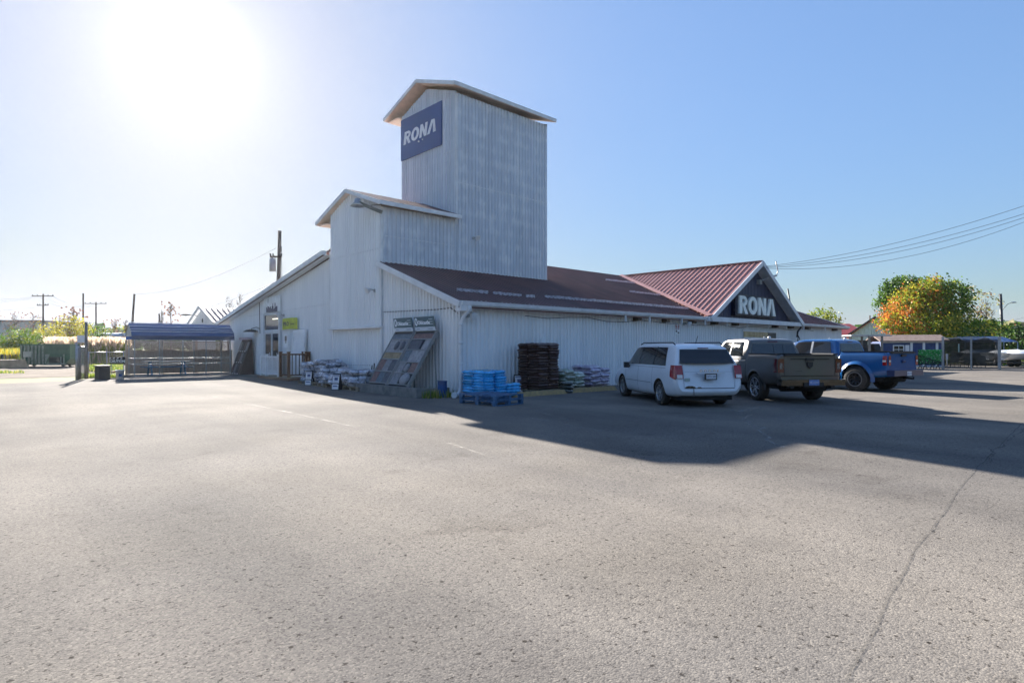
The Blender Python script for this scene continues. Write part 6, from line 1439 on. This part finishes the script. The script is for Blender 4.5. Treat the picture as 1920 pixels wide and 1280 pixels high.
# open pergola shelter with dark goods, seen over the truck bed
a, b = D(1592, 47, 0), D(1668, 47, 0); p = V((a.x, a.y, 0)); t = empty('flat_roof_shelter', p, 0, 'grey flat-roofed shelter seen above the blue truck bed', 'shelter'); d = (b - a); w_ = d.length; d.normalize(); n = V((d.y, -d.x, 0)); z_ = HT(630, 47)
mb = MB(); mb.prism([n * .3, d * w_ + n * .3, d * w_ - n * 3, -n * 3], (0, 0, .1)); 
for i in range(len(mb.v)): mb.v[i] = (mb.v[i][0], mb.v[i][1], mb.v[i][2] + z_)
mb.build('roof', mat('shelter_roof', (.42, .44, .46), .6), t)
for u in (.1, w_ * .5, w_ - .6):
    for k_ in (0, -2.7): mb = MB(); c_ = d * u + n * k_; mb.box(c_.x - .07, c_.y - .07, 0, c_.x + .07, c_.y + .07, z_ - .001); mb.build('post', mat('shelter_post', (.20, .20, .20), .6), t)
mb = MB(); mb.prism([-n * 2.9, d * w_ - n * 2.9, d * w_ - n * 2.95, -n * 2.95], (0, 0, z_ - .3)); mb.build('back_panel', DARK, t)
for i, (px, hgt, wv, c_) in enumerate(((1600, 1.5, .9, DARK), (1622, 1.6, .8, BLACK), (1640, 1.9, .9, BLACK), (1655, 1.2, .5, STEEL))):
    q = D(px, 48, 0); o = empty('stored_machine', q, .5 * i, ['dark covered cabinet at the left under the flat-roofed shelter', 'black covered cabinet in the middle under the flat-roofed shelter', 'tallest black covered item under the flat-roofed shelter', 'short grey cabinet at the right under the flat-roofed shelter'][i], 'cabinet', 'covered items under the flat-roofed shelter')
    mb = MB(); mb.prism([(-wv / 2, -.3, 0), (wv / 2, -.3, 0), (wv / 2 * .9, -.25, hgt * .8), (wv / 2 * .5, -.2, hgt), (-wv / 2 * .6, -.2, hgt), (-wv / 2 * .95, -.25, hgt * .75)], (0, .6, 0)); mb.build('cover', c_, o)
    mb = MB(); mb.box(-wv / 2 * .8, -.31, .2, wv / 2 * .8, -.301, hgt * .5); mb.build('front_panel', STEEL if i % 2 else DARK, o)
# mesh fence panels, posts
Zf = 44.5
WIRE = mat('fence_wire_dark', (.03, .032, .03), .6); SHD = mat('windscreen_cloth', (.030, .034, .026), .9)
def fx(px): return D(px, Zf - (px - 1765) * .004, 0)
fo_ = fx(1767); t = empty('mesh_fence', (fo_.x, fo_.y, 0), 0, 'tall dark wire mesh fence panels across the yard entrance at the right', 'fence')
def prel(px, z=0.): q = fx(px) - fo_; return V((q.x, q.y, z))
zt = HT(633.5, Zf)
mb = MB(); n_ = 46
for i in range(n_ + 1): q = prel(1770 + (1873 - 1770) * i / n_); mb.box(q.x - .008, q.y - .008, .12, q.x + .008, q.y + .008, zt)
for i in range(14): z = .15 + (zt - .15) * i / 13; mb.bar(prel(1770, z), prel(1873, z), .012, .012)
mb.build('wire_mesh', WIRE, t)
sc_ = mat('screen_mesh', (.025, .028, .02), .9); sc_.node_tree.nodes['Principled BSDF'].inputs['Alpha'].default_value = .55
for a_, b_ in ((1771, 1820), (1822, 1872)):
    mb = MB(); mb.bar(prel(a_, zt * .5 + .05) - FWD * -.04, prel(b_, zt * .5 + .05) - FWD * -.04, .006, zt - .35); mb.build('windscreen', sc_, t)
for px, lw in ((1768, .07), (1821, .05), (1874, .09)): mb = MB(); q = prel(px); mb.box(q.x - lw, q.y - lw, 0, q.x + lw, q.y + lw, zt + .1); mb.build('post', STEEL, t)
for z in (zt, .1): mb = MB(); mb.bar(prel(1768, z), prel(2010 if z < 1 else 1873, z), .05, .05); mb.build('rail', DARK if z < 1 else STEEL, t)
mb = MB(); q = prel(1797, HT(652, Zf)); mb.box(q.x - .25, q.y - .05, q.z - .3, q.x + .25, q.y - .03, q.z + .3); mb.build('notice', mat('notice_green', (.35, .48, .46), .6), t)
# privacy hedge panel
HG = [mat('hedge_bright', (.03, .36, .07), .5, c2=(.08, .50, .12), vs=6), mat('hedge_back', (.02, .055, .03), .8), mat('hedge_white', (.60, .66, .60), .6)]
a, b = fx(1722), fx(1765); t = empty('leaf_screen', (a.x, a.y, 0), 0, 'artificial green leaf screen standing left of the mesh fence', 'screen'); d = (b - a); w_ = d.length; d.normalize(); n = V((d.y, -d.x, 0)); zb_, zt_ = HT(683, Zf), HT(656, Zf)
mb = MB(); r = random.Random(4); q0 = V((0, 0, zb_)); mb.prism([q0, q0 + d * w_, q0 + d * w_ - n * .08, q0 - n * .08], (0, 0, zt_ - zb_), 1); mb.build('backing', HG, t)
mb = MB()
for i in range(1500):
    u = r.random(); v = 1 - r.random() ** 1.6 * .95; 
    if v < .55 - .5 * (u - .3) and r.random() < .85: continue
    c_ = d * (u * w_) + n * r.uniform(.01, .08) + V((0, 0, zb_ + (zt_ - zb_) * v)); s = .05; a_ = r.uniform(0, pi); e1 = (d * cos(a_) + Z3 * sin(a_)) * s; e2 = (Z3 * cos(a_) - d * sin(a_)) * s * .6 + n * .02
    mb.add([c_ - e1, c_ + e2, c_ + e1, c_ - e2], [(0, 1, 2, 3)], 0 if r.random() < .88 else 2)
mb.build('leaves', HG, t)
for u in (.08, .3, .6, .85): mb = MB(); c_ = d * (w_ * u); mb.tube([c_ + n * .25, c_ + V((0, 0, zb_))], .03, 6); mb.tube([c_ - n * .25, c_ + V((0, 0, zb_))], .03, 6); mb.build('leg', DARK, t)
# chairs, canopy and boats beyond the fence
for px, py, wv, lab in ((1786, 664, 1.0, 'grey round-back patio chair behind the left mesh panel'), (1836, 666, .9, 'dark patio chair behind the right mesh panel'), (1812, 668, .8, 'low black patio chair between the mesh panels')):
    q = D(px, 47, 0); t = empty('patio_chair', q, 2.2, lab, 'chair', 'patio chairs beyond the fence')
    mb = MB()
    for sx_ in (-.25, .25):
        for sy_ in (-.25, .25): mb.tube([(sx_ * 1.2, sy_ * 1.2, 0), (sx_, sy_, .42)], .02, 5)
    mb.build('leg', DARK, t)
    mb = MB(); mb.box(-.28, -.28, .42, .28, .28, .47); mb.build('seat', DARK, t)
    mb = MB(); mb.grid(lambda u, v: (.32 * cos(pi * u), .25 + .1 * sin(pi * u), .45 + .55 * v * (.6 + .4 * sin(pi * u))), 10, 5); mb.build('backrest', mat('wicker', (.20, .19, .17), .8), t)
CAN = mat('canopy_blue', (.04, .10, .30), .6, c2=(.45, .50, .60), vs=3)
for px0, px1, Z, lab in ((1810, 1882, 56, 'blue and white striped canopy behind the right mesh panel'), (1868, 1908, 53, 'blue canopy tent right of the mesh fence')):
    a, b = D(px0, Z, 0), D(px1, Z, 0); t = empty('canopy_tent', (a.x, a.y, 0), 0, lab, 'canopy', 'blue canopies beyond the fence'); d = b - a; w_ = d.length; d.normalize(); n = V((d.y, -d.x, 0)); z0 = HT(641, Z); z1 = HT(631, Z)
    mb = MB(); mb.prism([V((0, 0, z0)), d * w_ + V((0, 0, z0)), d * (w_ * .9) - n * 1.5 + V((0, 0, z1)), d * (w_ * .1) - n * 1.5 + V((0, 0, z1))], (0, 0, .04)); mb.prism([d * (w_ * .1) - n * 1.5 + V((0, 0, z1)), d * (w_ * .9) - n * 1.5 + V((0, 0, z1)), d * w_ - n * 3 + V((0, 0, z0)), -n * 3 + V((0, 0, z0))], (0, 0, .04)); mb.build('canopy_cloth', CAN, t)
    for c_ in (V(), d * w_, -n * 3, d * w_ - n * 3): mb = MB(); mb.cyl(c_, c_ + V((0, 0, z0)), .04, n=8); mb.build('pole', STEEL, t)
for i, (px, Z, lab, ln_, m_) in enumerate(((1888, 50, 'white boat hull on a trailer right of the fence post', 3.2, WHITE), (1925, 49, 'white vehicle cut off by the right edge', 4.0, WHITE), (1836, 54, 'grey covered boat behind the right mesh panel', 4.0, STEEL))):
    q = D(px, Z); t = empty('boat', q, TH - pi / 2, lab, 'boat', 'boats beyond the fence')
    mb = MB(); mb.grid(lambda u, v: (ln_ * (u - .5), (1 - v * 2) * .9 * (1 - .6 * u ** 3) , .55 + .55 * abs(1 - v * 2) ** 1.5 + .15 * u * u), 14, 10)
    mb.grid(lambda u, v: (ln_ * (u - .5), (1 - v * 2) * .9 * (1 - .6 * u ** 3), 1.1 + .15 * u * u + .25 * sin(pi * v) * (1 if .2 < u < .8 else .3)), 14, 8); mb.build('hull', m_, t)
    mb = MB(); mb.box(-ln_ * .4, -.6, .3, ln_ * .45, .6, .38)
    for sy_ in (-.75, .6): mb.cyl((-.2, sy_, .32), (-.2, sy_ + .15, .32), .32, n=16)
    mb.build('trailer', DARK, t)
for px, lab in ((1771, 'small white meter box on the left fence post'),):
    q = fx(px); t = empty('meter_box', (q.x, q.y, HT(668, Zf)), 0, lab, 'box'); mb = MB(); mb.box(-.1, -.2, -.25, .1, -.1, .2); mb.cyl((0, -.15, -.25), (0, -.15, -.9), .02, n=6); mb.build('box', mat('meter_grey', (.5, .48, .5), .5), t)
# ------------------------------------------------------------ thin haze
mb = MB(); mb.box(-420, -420, -1.2, 420, 420, 19)
hz_ = bpy.data.materials.new('haze'); hz_.use_nodes = True; t_ = hz_.node_tree; t_.nodes.clear()
pv = t_.nodes.new('ShaderNodeVolumePrincipled'); pv.inputs['Density'].default_value = .00013; pv.inputs['Color'].default_value = (.86, .92, 1, 1); pv.inputs['Anisotropy'].default_value = .7
oo = t_.nodes.new('ShaderNodeOutputMaterial'); t_.links.new(pv.outputs[0], oo.inputs['Volume'])
tag(mb.build('haze', hz_), 'thin bright haze over the far yards', 'haze', None, 'stuff')
